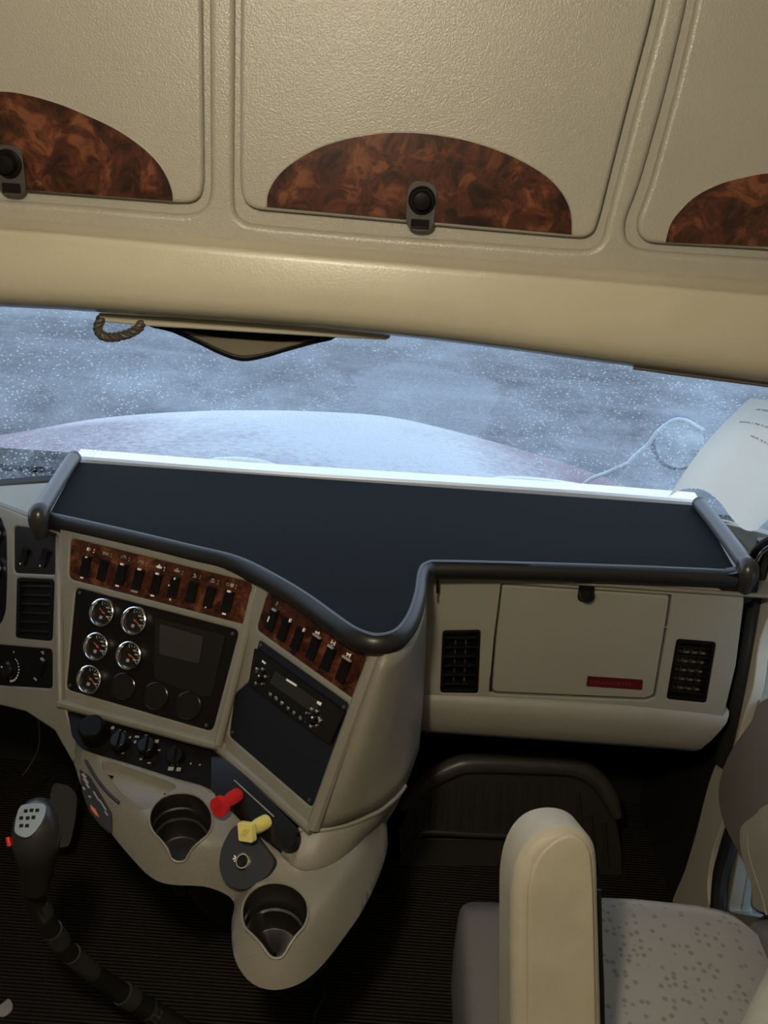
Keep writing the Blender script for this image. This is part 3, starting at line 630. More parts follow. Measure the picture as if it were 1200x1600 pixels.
for i, (x, y) in enumerate(rB):
    rocker(FBp, x, y, .0205, .042, aB, dash, mB[i])
    if iB[i]:
        bm = nb(); icon(bm, FBp, FBp.loc(iB[i][0], iB[i][1], -.002), iB[i][2], .008, aB, -.003); fin('switch_icon', bm, M['grey_mark'] if i < 3 else M['white_mark'], bB, sm=False)
# --- gauges
def gauge(fr, px, py, r, ang, n=9):
    c = fr.loc(px, py); h = -.002
    bm = nb(); lathe(bm, fr, c, [(r*1.02, h), (r*1.02, h+.007), (r*.97, h+.012), (r*.90, h+.013), (r*.82, h+.010), (r*.74, h+.002)], 36)
    # open ring: drop both caps
    for f in [f for f in bm.faces if len(f.verts) > 4]: bmesh.ops.delete(bm, geom=[f], context='FACES_ONLY')
    g = fin('gauge', bm, M['chrome'], dash, ang=30)
    bm = nb(); lathe(bm, fr, c, [(r*.77, h+.000), (r*.77, h+.0030)], 32); fin('dial', bm, M['black_gloss'], g)
    bm = nb()
    for i in range(n):
        a = ang+math.radians(-35+i*150/(n-1)); big = i % 4 == 0
        q = (c[0]+r*.64*math.cos(a), c[1]+r*.64*math.sin(a)); fbox(bm, fr, q[0], q[1], r*(.2 if big else .12), r*.05, h+.0031, h+.0035, a)
    for a in (-30, 20, 60): a = ang+math.radians(a); fbox(bm, fr, c[0]+r*.45*math.cos(a), c[1]+r*.45*math.sin(a), r*.26, r*.11, h+.0031, h+.0035, ang)
    fbox(bm, fr, c[0]-r*.12, c[1]-r*.38, r*.24, r*.22, h+.0031, h+.0035, ang)
    fin('dial_marks', bm, M['grey_mark'], g, sm=False)
    na = ang+math.radians(random.choice((-28, 150, -20))); bm = nb()
    fbox(bm, fr, c[0]+r*.12*math.cos(na), c[1]+r*.12*math.sin(na), r*.62, r*.07, h+.0040, h+.0048, na); lathe(bm, fr, c, [(r*.08, h+.003), (r*.08, h+.006)], 12)
    fin('needle', bm, M['orange'], g, sm=False)
    return g
for x, y in ((162.5, 957), (212.5, 970), (153.5, 1010), (204.5, 1024), (143, 1061)): gauge(FA, x, y, .0275, aA)
for x, y in ((192, 1073), (243, 1088), (294, 1103)):
    c = FA.loc(x, y); bm = nb(); lathe(bm, FA, c, [(.0262, -.002), (.0262, .001), (.0245, .002), (.0235, .0005), (.002, .0005)], 36); fin('blank_gauge_cover', bm, M['black_gloss'], dash)
bm = nb(); slab(bm, FA, rnd(FA.L([(250, 975), (318, 995), (311, 1037), (249, 1022)]), .003), -.002, .0008); d_ = fin('display_screen', bm, M['screen'], dash, bevel=.0005)
bm = nb(); slab(bm, FA, rnd(FA.L([(242, 965), (352, 993), (330, 1090), (310, 1087), (240, 1060)]), .004), -.0022, -.0005); fin('display_bezel', bm, M['black_gloss'], dash, bevel=.0006)
for x, y in ((124, 926), (363, 990), (109, 1071), (322, 1133)):
    bm = nb(); lathe(bm, FA, FA.loc(x, y), [(.0035, -.002), (.0033, .0005), (.0015, .0008)], 12); fin('screw', bm, M['charcoal'], dash)
for x, y in ((407, 1008), (537, 1105), (362, 1144), (483, 1250)):
    bm = nb(); lathe(bm, FBp, FBp.loc(x, y), [(.0035, -.002), (.0033, .0005), (.0015, .0008)], 12); fin('screw', bm, M['charcoal'], dash)

# --- left fascia by the wheel
P1 = [(21, 822), (88, 832), (88, 898), (21, 895)]; P2 = [(27, 903), (84, 906), (81, 1001), (25, 996)]; P3 = [(-40, 1000), (0, 1008), (81, 1015), (81, 1076), (0, 1071), (-40, 1066)]
P0 = [(-60, 800), (0, 808), (9, 832), (10, 900), (8, 955), (0, 976), (-60, 985)]
bm = nb(); rslab(bm, FLf, FLf.L([(-110, 740), (0, 790), (95, 834), (99, 1100), (122, 1172), (128, 1200), (112, 1190), (85, 1142), (40, 1112), (0, 1102), (-110, 1096)]), -.03, 0, .004,
     [rnd(FLf.L(P1), .012), rnd(FLf.L(P2), .010), rnd(FLf.L(P3), .010), rnd(FLf.L(P0), .012)])
fin('driver_fascia', bm, M['tan'], dash, ang=50, wn=True)
bm = nb(); slab(bm, FLf, FLf.L([(-110, 790), (0, 798), (92, 836), (96, 1086), (-110, 1082)]), -.08, -.008); fin('fascia_core', bm, M['black'], dash, sm=False)
bm = nb(); slab(bm, FLf, rnd(FLf.L(P1), .012), -.008, -.003); fin('switch_panel', bm, mat('dark_brown_panel', (.012, .008, .006), .5, spec=.12), dash)
bm = nb(); slab(bm, FLf, rnd(FLf.L(P3), .010), -.008, -.003); fin('dimmer_panel', bm, M['black'], dash)
aL = math.radians(-8)
for x, y in ((37, 868), (68, 871)): rocker(FLf, x, y, .022, .036, aL, dash, [(0, -.52, .12, .08)])
rocker(FLf, 62, 1045, .018, .034, aL, dash, [(0, .62, .5, .1), (0, -.68, .5, .1)])
bm = nb(); icon(bm, FLf, FLf.loc(66, 1020, -.002), 'engine', .006, aL, -.003); fin('printed_icon', bm, M['grey_mark'], dash, sm=False); bm = nb(); icon(bm, FLf, FLf.loc(21, 1019, -.002), 'lamp', .005, aL, -.003); fin('printed_icon', bm, M['grey_mark'], dash, sm=False); bm = nb()
c = FLf.loc(16, 1046)
for i in range(11):
    a = math.radians(80-i*15); s_ = .0012+.0014*(i/10); fbox(bm, FLf, c[0]+.0235*math.cos(a), c[1]+.0235*math.sin(a), s_*1.6, s_*1.6, -.003, -.0024, a)
fin('dimmer_scale', bm, M['white_mark'], dash, sm=False)
bm = nb(); lathe(bm, FLf, c, [(.018, -.003), (.017, .010), (.014, .013), (.003, .0135)], 28); kn = fin('dimmer_knob', bm, M['black_gloss'], dash)
bm = nb(); fbox(bm, FLf, c[0]-.010, c[1]+.002, .004, .0018, .0130, .0142, aL); fin('pointer', bm, M['white_mark'], kn, sm=False)
for cy in (833, 889):
    bm = nb(); lathe(bm, FLf, FLf.loc(-13, cy), [(.024, -.006), (.024, .004), (.021, .007), (.018, .003), (.002, .002)], 30); fin('gauge', bm, M['chrome'], dash)
def vent(fr, poly, nh, nv, parent, lit=False, marks=0):
    q = rnd(fr.L(poly), .007); xs = [p[0] for p in q]; ys = [p[1] for p in q]
    bm = nb(); A = fr.L(poly); cx = sum(a[0] for a in A)/4; cy = sum(a[1] for a in A)/4
    ins = [(cx+(x-cx)*.84, cy+(y-cy)*.90) for x, y in A]
    slab(bm, fr, q, -.030, .001, [rnd(ins, .004)]); v = fin('air_vent', bm, M['black'], parent, bevel=.0012)
    def bl(u, w):  # bilinear in the opening
        a, b2, c2, d2 = ins; return tuple((1-w)*((1-u)*a[k]+u*b2[k])+w*((1-u)*d2[k]+u*c2[k]) for k in (0, 1))
    for i in range(nh):
        w = (i+.5)/nh; l = bl(.0, w); r2 = bl(1, w); bm = nb(); mx_ = ((l[0]+r2[0])/2, (l[1]+r2[1])/2); ww = math.hypot(r2[0]-l[0], r2[1]-l[1]); an = math.atan2(r2[1]-l[1], r2[0]-l[0])
        fbox(bm, fr, mx_[0], mx_[1], ww, .0045, -.014, -.002, an); fin('slat', bm, M['black_gloss'], v, bevel=.0006)
    for j in range(nv):
        u = (j+1)/(nv+1); l = bl(u, 0.02); r2 = bl(u, .98); bm = nb(); mx_ = ((l[0]+r2[0])/2, (l[1]+r2[1])/2); ww = math.hypot(r2[0]-l[0], r2[1]-l[1]); an = math.atan2(r2[1]-l[1], r2[0]-l[0])
        fbox(bm, fr, mx_[0], mx_[1], ww, .0030, -.026, -.016, an); fin('fin', bm, M['charcoal'], v)
    bm = nb(); slab(bm, fr, [(cx+(x-cx)*.88, cy+(y-cy)*.93) for x, y in A], -.032, -.0305); fin('vent_back', bm, M['tan'] if lit else M['black'], v, sm=False)  # lit: light passing through the vent is put into the beige back colour
    return v
vent(FLf, P2, 6, 2, dash)

# --- top cover of the dash (beneath shelf) and rounded right flank
bm = nb(); tc_ = smooth([(-1.24, 1.60), (-.9, 1.765), (-.5, 1.93), (0, 1.98), (.4, 1.96), (.75, 1.86), (.80, 1.80), (.795, 1.50), (.09, 1.50), (.07, 1.34), (.03, 1.22), (-.005, 1.19), (-.22, 1.395), (-.64, 1.548), (-.81, 1.665), (-1.24, 1.54)], 1)
slab(bm, SH, [(x, y-1.5) for x, y in tc_], -.045, -.0365); fin('top_cover', bm, M['tan'], dash, bevel=.004)
bm = nb(); tube(bm, [VZ(-110, 745, .945), VZ(0, 789, .947), VZ(60, 812, .947)], .011, 10, 4); fin('seam_moulding', bm, M['tan'], dash)
# flank rings
flank_top = [VZ(589, 1014, .952), Vector((.020, 1.178, .952)), Vector((.045, 1.205, .952)), Vector((.070, 1.26, .952)), Vector((.085, 1.34, .952)), Vector((.090, 1.42, .952)), Vector((.092, 1.50, .952))]
sm_px = [(489, 1296), (510, 1297), (540, 1290), (572, 1277), (600, 1262), (633, 1228), (655, 1170)]
flank_bot = [VZ(x, y, .655) for x, y in sm_px]
def lerp(a, b, t): return a*(1-t)+b*t
ft = [Vector(p) for p in smooth([tuple(p) for p in flank_top], 4, False)]; fb = [Vector(p) for p in smooth([tuple(p) for p in flank_bot], 4, False)]
rings = [[p+Vector((0, .01, -.02)) if 0 else lerp(a, b, t)+Vector((.004*math.sin(math.pi*t)*(i/len(ft)), -.010*math.sin(math.pi*t)*min(1, i/6), 0)) for i, (a, b) in enumerate(zip(ft, fb))] for t in [k/10 for k in range(11)] for p in [0]]
bm = nb(); loft(bm, rings, False); fin('right_flank', bm, M['tan'], dash, ang=80, solid=.004)
ct_ = [VZ(*q) for q in ((441, 1329, .640), (458, 1320, .645), (464, 1302, .650), (480, 1293, .655), (500, 1297, .655), (540, 1290, .655), (572, 1277, .655), (600, 1262, .655), (633, 1228, .655), (655, 1170, .655))]
cb_ = [VZ(*q) for q in ((438, 1334, .622), (450, 1350, .616), (464, 1359, .612), (480, 1361, .610), (505, 1357, .608), (535, 1342, .606), (565, 1316, .604), (598, 1283, .603), (626, 1238, .600), (648, 1180, .595))]
ctS = [Vector(p) for p in smooth([tuple(p) for p in ct_], 4, False)]; cbS = [Vector(p) for p in smooth([tuple(p) for p in cb_], 4, False)]
rings = [[lerp(a, b, t)+Vector((0, -.006*math.sin(math.pi*t), 0)) for a, b in zip(ctS, cbS)] for t in [k/6 for k in range(7)]]
rings.append([p+Vector((0, .004, -.02)) for p in rings[-1]]); rings.insert(0, [p+Vector((-.002, .006, .002)) for p in rings[0]])
bm = nb(); loft(bm, rings, False); fin('lower_collar', bm, M['tan'], dash, ang=80)
bm = nb(); tube(bm, ctS[8:33], .0042, 8, 1); fin('seam_moulding', bm, M['tan'], dash)
rings = [ft]*4+[fb]*8

# ================================================================== STEREO
ster = root('stereo', 'black in-dash stereo with round knobs and a row of chrome-edged buttons', 'stereo', FBp.P(460, 1090, 0))
rc = FBp.L([(399, 1012), (539, 1112), (516, 1164), (389, 1070)], .004)
bm = nb(); slab(bm, FBp, rnd(rc, .004), -.0015, .006); fin('face', bm, M['black_gloss'], ster, bevel=.0015)
bm = nb(); slab(bm, FBp, rnd(FBp.L([(430, 1048), (500, 1097), (494, 1118), (422, 1067)], .0065), .002), .0061, .0068); fin('display', bm, M['screen'], ster)
bm = nb(); slab(bm, FBp, FBp.L([(448, 1060), (464, 1070), (463, 1073), (447, 1063)], .007), .0069, .0073)
slab(bm, FBp, FBp.L([(496, 1095), (503, 1098), (501, 1103), (495, 1099)], .007), .0069, .0073); slab(bm, FBp, FBp.L([(410, 1031), (416, 1036), (414, 1038), (409, 1034)], .007), .0069, .0073)
fin('white_marks', bm, M['white_mark'], ster, sm=False)
for (x, y, r, k) in ((406, 1057, .0145, 6), (489, 1122, .0145, 7)):
    c = FBp.loc(x, y, .006); bm = nb(); lathe(bm, FBp, c, [(r*.68, .006), (r*.66, .016), (r*.5, .018), (.001, .018)], 24); fin('knob', bm, M['black_gloss'], ster)
    for i in range(k):
        a = 2*math.pi*i/k+.4; bm = nb(); lathe(bm, FBp, (c[0]+r*math.cos(a), c[1]+r*math.sin(a)), [(.0032, .006), (.0030, .0085), (.0015, .0095), (.0003, .0096)], 12); fin('ring_button', bm, M['steel'], ster)
for x, y in ((423, 1085), (432, 1091), (441, 1099), (451, 1107), (460, 1114), (470, 1122)):
    c = FBp.loc(x, y, .006); bm = nb(); fbox(bm, FBp, c[0], c[1], .0075, .006, .006, .0088, aB); fin('preset_button', bm, M['steel'], ster, bevel=.0016)
bm = nb(); lathe(bm, FBp, FBp.loc(500, 1126, .006), [(.004, .006), (.004, .009), (.001, .010)], 14); fin('jack_cover', bm, M['chrome'], ster)

# ================================================================== HEATER STRIP (part of dash)
C1 = frame3(VZ(104, 1102, .672), VZ(333, 1164, .672), VZ(128, 1170, .640))
C2 = frame3(VZ(333, 1164, .672), VZ(461, 1291, .672), VZ(384, 1289, .640))
bm = nb(); slab(bm, C1, rnd(C1.L([(103, 1100), (334, 1160), (352, 1182), (340, 1245), (329, 1236), (274, 1217), (130, 1171), (112, 1150)]), .006), -.02, -.002); fin('heater_panel', bm, M['black'], dash, bevel=.002)
bm = nb(); slab(bm, C2, rnd(C2.L([(330, 1160), (345, 1172), (459, 1289), (462, 1303), (457, 1322), (441, 1330), (384, 1290), (329, 1236)]), .008), -.02, -.001); fin('brake_valve_panel', bm, M['black_gloss'], dash, bevel=.002)
bm = nb(); tube(bm, [C2.P(366, 1219, .0), C2.P(428, 1276, .0)], .0012, 6, 1); fin('panel_line', bm, M['grey_mark'], dash)
for (x, y, r, h) in ((150, 1147, .026, .034), (189, 1163, .0175, .020), (232, 1171, .0175, .020), (275, 1184, .0165, .014)):
    c = C1.loc(x, y); bm = nb(); lathe(bm, C1, c, [(r*1.05, -.002), (r, .004), (r*.92, h*.9), (r*.8, h), (.002, h)], 28)
    if r < .02: fbox(bm, C1, c[0], c[1], .006, r*1.8, h, h+.006, .3)
    fin('heater_knob', bm, M['black_gloss'] if r < .02 else M['black'], dash, bevel=.001)
for x, y, w, hh in ((176, 1137, .006, .006), (187, 1141, .003, .003), (195, 1143, .002, .002), (203, 1152, .003, .004), (214, 1151, .008, .004), (228, 1150, .006, .005), (211, 1159, .004, .005), (245, 1158, .007, .006), (248, 1172, .006, .003), (220, 1186, .005, .003), (233, 1192, .006, .003), (174, 1161, .003, .006), (192, 1176, .004, .004), (267, 1201, .010, .007), (279, 1202, .008, .007), (268, 1193, .003, .003), (298, 1193, .003, .003), (312, 1195, .003, .003)):
    bm = nb(); c = C1.loc(x, y, -.001); fbox(bm, C1, c[0], c[1], w, hh, -.0022, -.001, .2); fin('printed_icon', bm, M['grey_mark'], dash, sm=False)
# brake knobs: stem out of the panel, flared head towards the driver
for (bx, by, hx, hy, mt, sides, lab, rr) in ((368, 1244, 341, 1262, M['red'], 8, 'red brake valve knob', .0185), (412, 1286, 383, 1301, M['yellow'], 4, 'yellow brake valve knob', .021)):
    p0 = C2.P(bx, by, .004); c0 = (p0-CAM).dot(Fw); hd = CAM+ray(hx, hy)*(c0-.040)
    ax = (hd-p0).normalized(); FK2 = Frame(p0, p0+ax.cross(Vector((0, 0, 1))), p0+ax.cross(Vector((0, 0, 1))).cross(ax)); FK2.n = ax; FK2.v = ax.cross(FK2.u)
    L_ = (hd-p0).length; bm = nb()
    lathe(bm, FK2, (0, 0), [(.0125, -.006), (.0125, L_*.3), (.0105, L_*.55), (.0115, L_*.8)], 16); kb = fin('brake_knob', bm, mt, dash, label=lab)
    bm = nb(); sq = circ((0, 0), rr, sides, a0=math.pi/sides+(.35 if sides == 4 else 0)); slab(bm, FK2, rnd(sq, .004, 3), L_*.78, L_*.78+.011); fin('knob_head', bm, mt, kb, bevel=.0018)
    bm = nb()
    for k in (-.006, -.002, .002, .006): fbox(bm, FK2, k*.4, k, .012, .0012, L_*.78+.011, L_*.78+.0114, .3)
    fin('knob_lettering', bm, mat('knob_print', tuple(c*.55 for c in mt.node_tree.nodes['Principled BSDF'].inputs['Base Color'].default_value[:3]), .5), kb, sm=False)

# ================================================================== CUP HOLDER CONSOLE
con = root('cup_holder_console', 'beige lower console with two black cup holders and a power socket', 'console', (-.2, 1.05, .5))
out_px = [(104, 1104, .662), (117, 1150, .640), (128, 1171, .638), (200, 1193, .638), (274, 1217, .638), (329, 1235, .638), (384, 1290, .636), (415, 1314, .630), (441, 1336, .624), (458, 1354, .618), (480, 1361, .614), (520, 1350, .612), (560, 1320, .610), (596, 1284, .608),
          (606, 1320, .555), (592, 1370, .546), (568, 1420, .541), (546, 1453, .538), (520, 1488, .535), (496, 1516, .532), (466, 1538, .530), (430, 1547, .530), (396, 1538, .530), (373, 1512, .534), (363, 1480, .540), (362, 1440, .546), (366, 1412, .545), (352, 1397, .550), (318, 1385, .553), (265, 1382, .553), (235, 1370, .556), (205, 1340, .560), (172, 1300, .565), (140, 1255, .575), (120, 1208, .59), (108, 1160, .615)]
def V3(l): return [tuple(VZ(x, y, z)) for x, y, z in l]
cup1 = [(285, 1239, .636), (312, 1246, .634), (329, 1266, .630), (332, 1286, .626), (326, 1303, .622), (313, 1315, .616), (301, 1326, .609), (294, 1337, .600), (289, 1345, .590), (278, 1347, .587), (268, 1342, .590), (262, 1328, .600), (252, 1314, .610), (239, 1300, .618), (233, 1282, .624), (238, 1262, .630), (256, 1245, .635)]
cup2 = [(430, 1379, .603), (458, 1386, .602), (477, 1404, .598), (482, 1425, .592), (476, 1447, .583), (463, 1462, .573), (452, 1478, .560), (446, 1489, .548), (438, 1497, .540), (426, 1497, .540), (417, 1489, .547), (408, 1476, .560), (395, 1462, .572), (382, 1448, .582), (378, 1424, .592), (385, 1402, .598), (404, 1385, .602)]
tray = [(160, 1196, .632), (168, 1190, .633), (220, 1206, .633), (274, 1226, .633), (262, 1238, .632), (240, 1258, .628), (226, 1264, .626), (212, 1258, .627), (190, 1238, .629), (170, 1214, .631)]
outer = smooth(V3(out_px), 3)
CT = V3([(104, 1104, .662), (128, 1171, .640), (200, 1193, .638), (274, 1217, .638), (329, 1235, .638), (384, 1290, .636), (441, 1336, .624), (480, 1361, .614), (560, 1320, .610), (596, 1284, .608),
         (170, 1245, .626), (240, 1262, .630), (283, 1292, .626), (235, 1330, .618), (290, 1350, .612), (345, 1300, .622), (350, 1360, .612), (430, 1365, .610), (500, 1375, .607), (560, 1350, .604), (375, 1430, .592), (430, 1430, .594), (490, 1430, .596), (540, 1400, .600), (430, 1500, .576), (390, 1500, .576), (480, 1500, .580), (540, 1450, .590)])
def base_z(P): return tps(CT, P)
bz = base_z([(p[0], p[1]) for p in outer]); OB = np.array([(p[0], p[1]) for p in outer]); DR = np.maximum(0, bz-np.array([p[2] for p in outer]))
OBd = np.concatenate([OB]+[OB*(1-t)+np.roll(OB, -1, 0)*t for t in (.25, .5, .75)]); DRd = np.concatenate([DR]+[DR*(1-t)+np.roll(DR, -1)*t for t in (.25, .5, .75)])
ER = .038
def surf_z(P):
    P = np.array(P, float).reshape(-1, 2); S0 = base_z(P); D = np.sqrt(((P[:, None]-OBd[None])**2).sum(2)); free = DRd > .012
    Df = np.where(free[None], D, 9); dm = Df.min(1)
    w = 1/(Df+.008)**4; dr = (w*DRd[None]).sum(1)/w.sum(1)
    t = np.clip(dm/ER, 0, 1); g = (1-t)**1.35
    return S0-dr*g
def onsurf(px_pts):
    out = []
    for x, y, *_ in px_pts:
        z = .6
        for _ in range(12): p = VZ(x, y, z); z = z*.4+.6*float(surf_z([(p.x, p.y)])[0])
        p = VZ(x, y, z); out.append((p.x, p.y, z))
    return out
h1 = smooth(onsurf(cup1), 3); h2 = smooth(onsurf(cup2), 3); h3 = smooth(onsurf(tray), 3)
bm = nb(); relief(bm, outer, [h1, h2, h3], None, .007, skirt=(0, .075, -.045), hole_drop=.016)
fin('body', bm, M['tan'], con, ang=48)
bm = nb(); low = [(p[0], p[1]+.07, p[2]-.04) for p in outer]; lw2 = [(p[0]*.8-.04, p[1]+.35, .05) for p in outer]; loft(bm, [low, lw2], True); fin('underside', bm, M['firewall'], con)
def cupliner(h, depth):
    c = Vector((sum(p[0] for p in h)/len(h), sum(p[1] for p in h)/len(h)))
    rings = []
    for dz, s, lip in ((.001, 1.015, 0), (-.004, .985, 0), (-.030, .97, 0), (-.032, .93, 0), (-.050, .92, 0), (-.052, .86, 0), (-depth, .80, 0), (-depth-.002, .76, 0), (-depth-.002, .05, 0)):
        rings.append([(c.x+(p[0]-c.x)*s, c.y+(p[1]-c.y)*s, (p[2]+dz) if dz > -.03 else max(.47, min(p[2], max(q[2] for q in h))+dz)) for p in h])
    bm = nb(); loft(bm, rings, True); return bm
for h in (h1, h2):
    cl = fin('cup_liner', cupliner(h, .085), mat('cup_liner_black', (.010, .009, .008), .42), con, ang=50)
    bm = nb(); tube(bm, [Vector(p)+Vector((0, 0, .0005)) for p in h]+[Vector(h[0])], .0022, 6, 1, cap=False); fin('cup_rim', bm, M['tan'], con)
bm = nb(); c = Vector((sum(p[0] for p in h3)/len(h3), sum(p[1] for p in h3)/len(h3)))
h3c = ccw([tuple(p) for p in h3]); zt = sum(p[2] for p in h3)/len(h3); zz_ = surf_z([(p[0], p[1]) for p in h3c])
rg = []
for d_i, dz in ((-.001, .0005), (.001, -.004), (.003, -.013), (.006, -.018), (.010, -.020)): rg.append([(q[0], q[1], float(z_)+dz) for q, z_ in zip(inset([(p[0], p[1]) for p in h3c], d_i), zz_)])
RV = loft(bm, rg, True)
for t_ in tri([[(p[0], p[1]) for p in rg[-1]]]):
    try: bm.faces.new([RV[-1][i_] for i_ in t_])
    except ValueError: pass
fin('tray', bm, M['tan'], con, ang=80)
# socket plate
_q = [Vector(p) for p in onsurf([(350, 1340), (425, 1345), (385, 1385)])]; FP = frame3(*_q); FP.o += FP.n*.0125
bm = nb(); slab(bm, FP, rnd(FP.L([(366, 1288), (390, 1292), (431, 1345), (419, 1369), (381, 1393), (350, 1380), (342, 1352), (347, 1322)]), .014, 6), -.02, .002); pl = fin('socket_plate', bm, mat('blue_black_plate', (.012, .014, .022), .5), con, bevel=.001)
bm = nb(); c = FP.loc(380, 1346, .004); lathe(bm, FP, c, [(.0135, .003), (.0135, .006), (.0115, .008), (.0095, .008), (.0085, .002)], 24)
for f in [f for f in bm.faces if len(f.verts) > 4]: bmesh.ops.delete(bm, geom=[f], context='FACES_ONLY')
fin('power_socket', bm, M['chrome'], con)
bm = nb(); lathe(bm, FP, c, [(.0086, .003), (.0086, .0042)], 20); lathe(bm, FP, c, [(.003, .0042), (.0028, .0062)], 12); fin('socket_well', bm, M['black_gloss'], con)
bm = nb(); c = FP.loc(368, 1341, .004); fbox(bm, FP, c[0]-.001, c[1]+.0015, .007, .0022, .003, .0037, -.9); fbox(bm, FP, c[0]+.0005, c[1]-.003, .006, .0020, .003, .0037, .7); fbox(bm, FP, c[0]-.003, c[1]-.001, .004, .0018, .003, .0037, .2); fin('lightning_icon', bm, M['white_mark'], pl, sm=False)
# slit and sticker on the driver's side of the console
bm = nb(); tube(bm, [Vector(p) for p in onsurf(((133, 1185), (142, 1202), (155, 1222), (170, 1240), (187, 1255)))], .0032, 8, 4); fin('side_slot', bm, M['black_soft'], con)
sp_ = [(126, 1203, .605), (138, 1216, .603), (157, 1243, .599), (174, 1270, .594), (172, 1300, .577), (156, 1288, .578), (142, 1268, .583), (130, 1238, .590)]
sv = [Vector(p) for p in onsurf(sp_)]; FSt = frame3(sv[1], sv[3], sv[5]); FSt.o += FSt.n*.006
bm = nb(); slab(bm, FSt, FSt.L([(125, 1203), (140, 1214), (158, 1243), (174, 1270), (172, 1301), (156, 1287), (141, 1268), (129, 1238)]), -.002, .001); stk = fin('warning_sticker', bm, M['sticker_dark'], con)
bm = nb()
for (x, y, w, h) in ((131, 1212, .012, .006), (134, 1220, .014, .006), (137, 1228, .012, .004), (131, 1232, .008, .004), (148, 1240, .012, .003), (152, 1247, .016, .003), (158, 1254, .016, .003), (163, 1262, .014, .003), (166, 1271, .012, .003), (140, 1245, .006, .004)):
    c = FSt.loc(x, y, .001); fbox(bm, FSt, c[0], c[1], w, h, .001, .0014, .0)
fin('sticker_print', bm, M['label'], stk, sm=False)
bm = nb(); slab(bm, FSt, FSt.L([(141, 1257), (149, 1265), (155, 1277), (149, 1273), (142, 1264)], .001), .001, .0015); fin('sticker_flash', bm, M['sticker_orange'], stk, sm=False)

# ================================================================== PASSENGER DASH WITH GLOVE BOX
pas = root('glove_compartment', 'beige glove compartment unit with red badge below the right half of the shelf', 'glove compartment', (.4, 1.5, .54))
GP = Frame((.1, 1.505, .9), (.7, 1.505, .9), (.1, 1.490, .65))
GV0 = [(672, 983, 0)]
left_v = [(692, 986), (751, 985), (747, 1083), (688, 1082)]; right_v = [(1058, 999), (1119, 1004), (1103, 1098), (1042, 1092)]
bm = nb(); door_px = [(783, 912), (1050, 930), (1046, 960), (1024, 1090), (1010, 1095), (772, 1085), (765, 1078), (772, 1000)]
rslab(bm, GP, GP.L([(640, 893), (1165, 923), (1163, 938), (1150, 1040), (1128, 1132), (900, 1115), (650, 1106), (645, 1050)]), -.05, 0, .003, [rnd(GP.L(left_v), .007), rnd(GP.L(right_v), .007), rnd(GP.L(door_px), .004)])
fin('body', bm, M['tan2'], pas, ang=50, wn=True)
bm = nb(); ins = [(785, 914), (1046, 931), (1042, 960), (1021, 1086), (1008, 1091), (774, 1081), (769, 1076), (775, 1000)]
dpts = GP.L(ins); rslab(bm, GP, rnd(dpts, .006), -.02, .001, .003); gd = fin('door', bm, M['tan2'], pas, ang=50, wn=True)
bm = nb(); tube(bm, [GP.P(x, y, -.0012) for x, y in ((778, 966), (810, 972), (850, 982), (900, 972), (960, 970), (1044, 980))], .0022, 8, 5, flat=.4); fin('door_crease', bm, M['tan2'], gd)
bm = nb(); box(bm, .2, .62, 1.53, 1.56, .66, .94); fin('door_recess', bm, M['black'], pas, sm=False)
bm = nb(); rings = []
for x in [.085+.066*i for i in range(11)]:
    pr = [(1.500, .668), (1.492, .663), (1.484, .652), (1.483, .630), (1.487, .600), (1.495, .572), (1.510, .553), (1.535, .543), (1.60, .545), (1.60, .668)]
    bow = .006*math.sin(math.pi*(x-.085)/.66); k = 1.0
    x_ = lambda z: x-(.05*(.668-z)/.12 if x > .7 else 0)
    rings.append([Vector((x_(z), y-bow, z+bow)) for y, z in pr])
loft(bm, rings, True, True); fin('lower_roll', bm, M['tan2'], pas, ang=60)
vent(GP, left_v, 6, 2, pas); vent(GP, right_v, 6, 3, pas, lit=True)
bm = nb(); slab(bm, GP, rnd(GP.L([(918, 1056), (1004, 1062), (1003, 1077), (916, 1071)], .001), .002), .0008, .0035); bd = fin('badge', bm, M['badge'], gd, bevel=.0006)
a_ = GP.loc(921, 1069, .0035); b_ = GP.loc(999, 1073, .0035)
ang_ = math.atan2(b_[1]-a_[1], b_[0]-a_[0]); FBd = Frame(GP.W(a_[0], a_[1], .0035), GP.W(b_[0], b_[1], .0035), GP.W(a_[0], a_[1]+.1, .0035))
text_mesh('badge_lettering', 'KENWORTH', FBd, (.001, 0), .082, .0085, 0, M['badge_mark'], bd)
c = GP.loc(915, 925, .0); bm = nb(); lathe(bm, GP, c, [(.015, .0), (.015, .016), (.013, .021), (.003, .022)], 24); fin('latch_knob', bm, M['black_gloss'], gd)
bm = nb(); slab(bm, GP, rnd([(c[0]-.0155, c[1]-.020), (c[0]+.0155, c[1]-.020), (c[0]+.0155, c[1]+.022), (c[0]-.0155, c[1]+.022)], .014), .0012, .006); fin('latch_plate', bm, M['black'], gd, bevel=.001)
# small screw hole in the door's lower left
bm = nb(); tube(bm, [GP.P(767, 1058, .001), GP.P(766, 1080, .001)], .0025, 6, 1); fin('hinge_gap', bm, M['black_soft'], pas)
# audio plug
pg = root('audio_plug', 'small black audio plug dangling under the shelf by the glove compartment', 'plug', GP.P(684, 905, .016))
bm = nb(); tube(bm, [GP.P(684, 905, .016), GP.P(684, 912, .016), GP.P(684, 926, .016)], [.002, .0035, .0035], 10, 2); fin('sleeve', bm, M['black_gloss'], pg)
bm = nb(); tube(bm, [GP.P(684, 926, .016), GP.P(684, 941, .016)], .0014, 8, 1); fin('tip', bm, M['steel'], pg)
bm = nb(); tube(bm, [GP.P(684, 906, .016), Vector(GP.P(685, 890, .016)), Vector(GP.P(690, 878, -.003))], .0012, 8, 3); fin('wire', bm, M['black_soft'], pg)

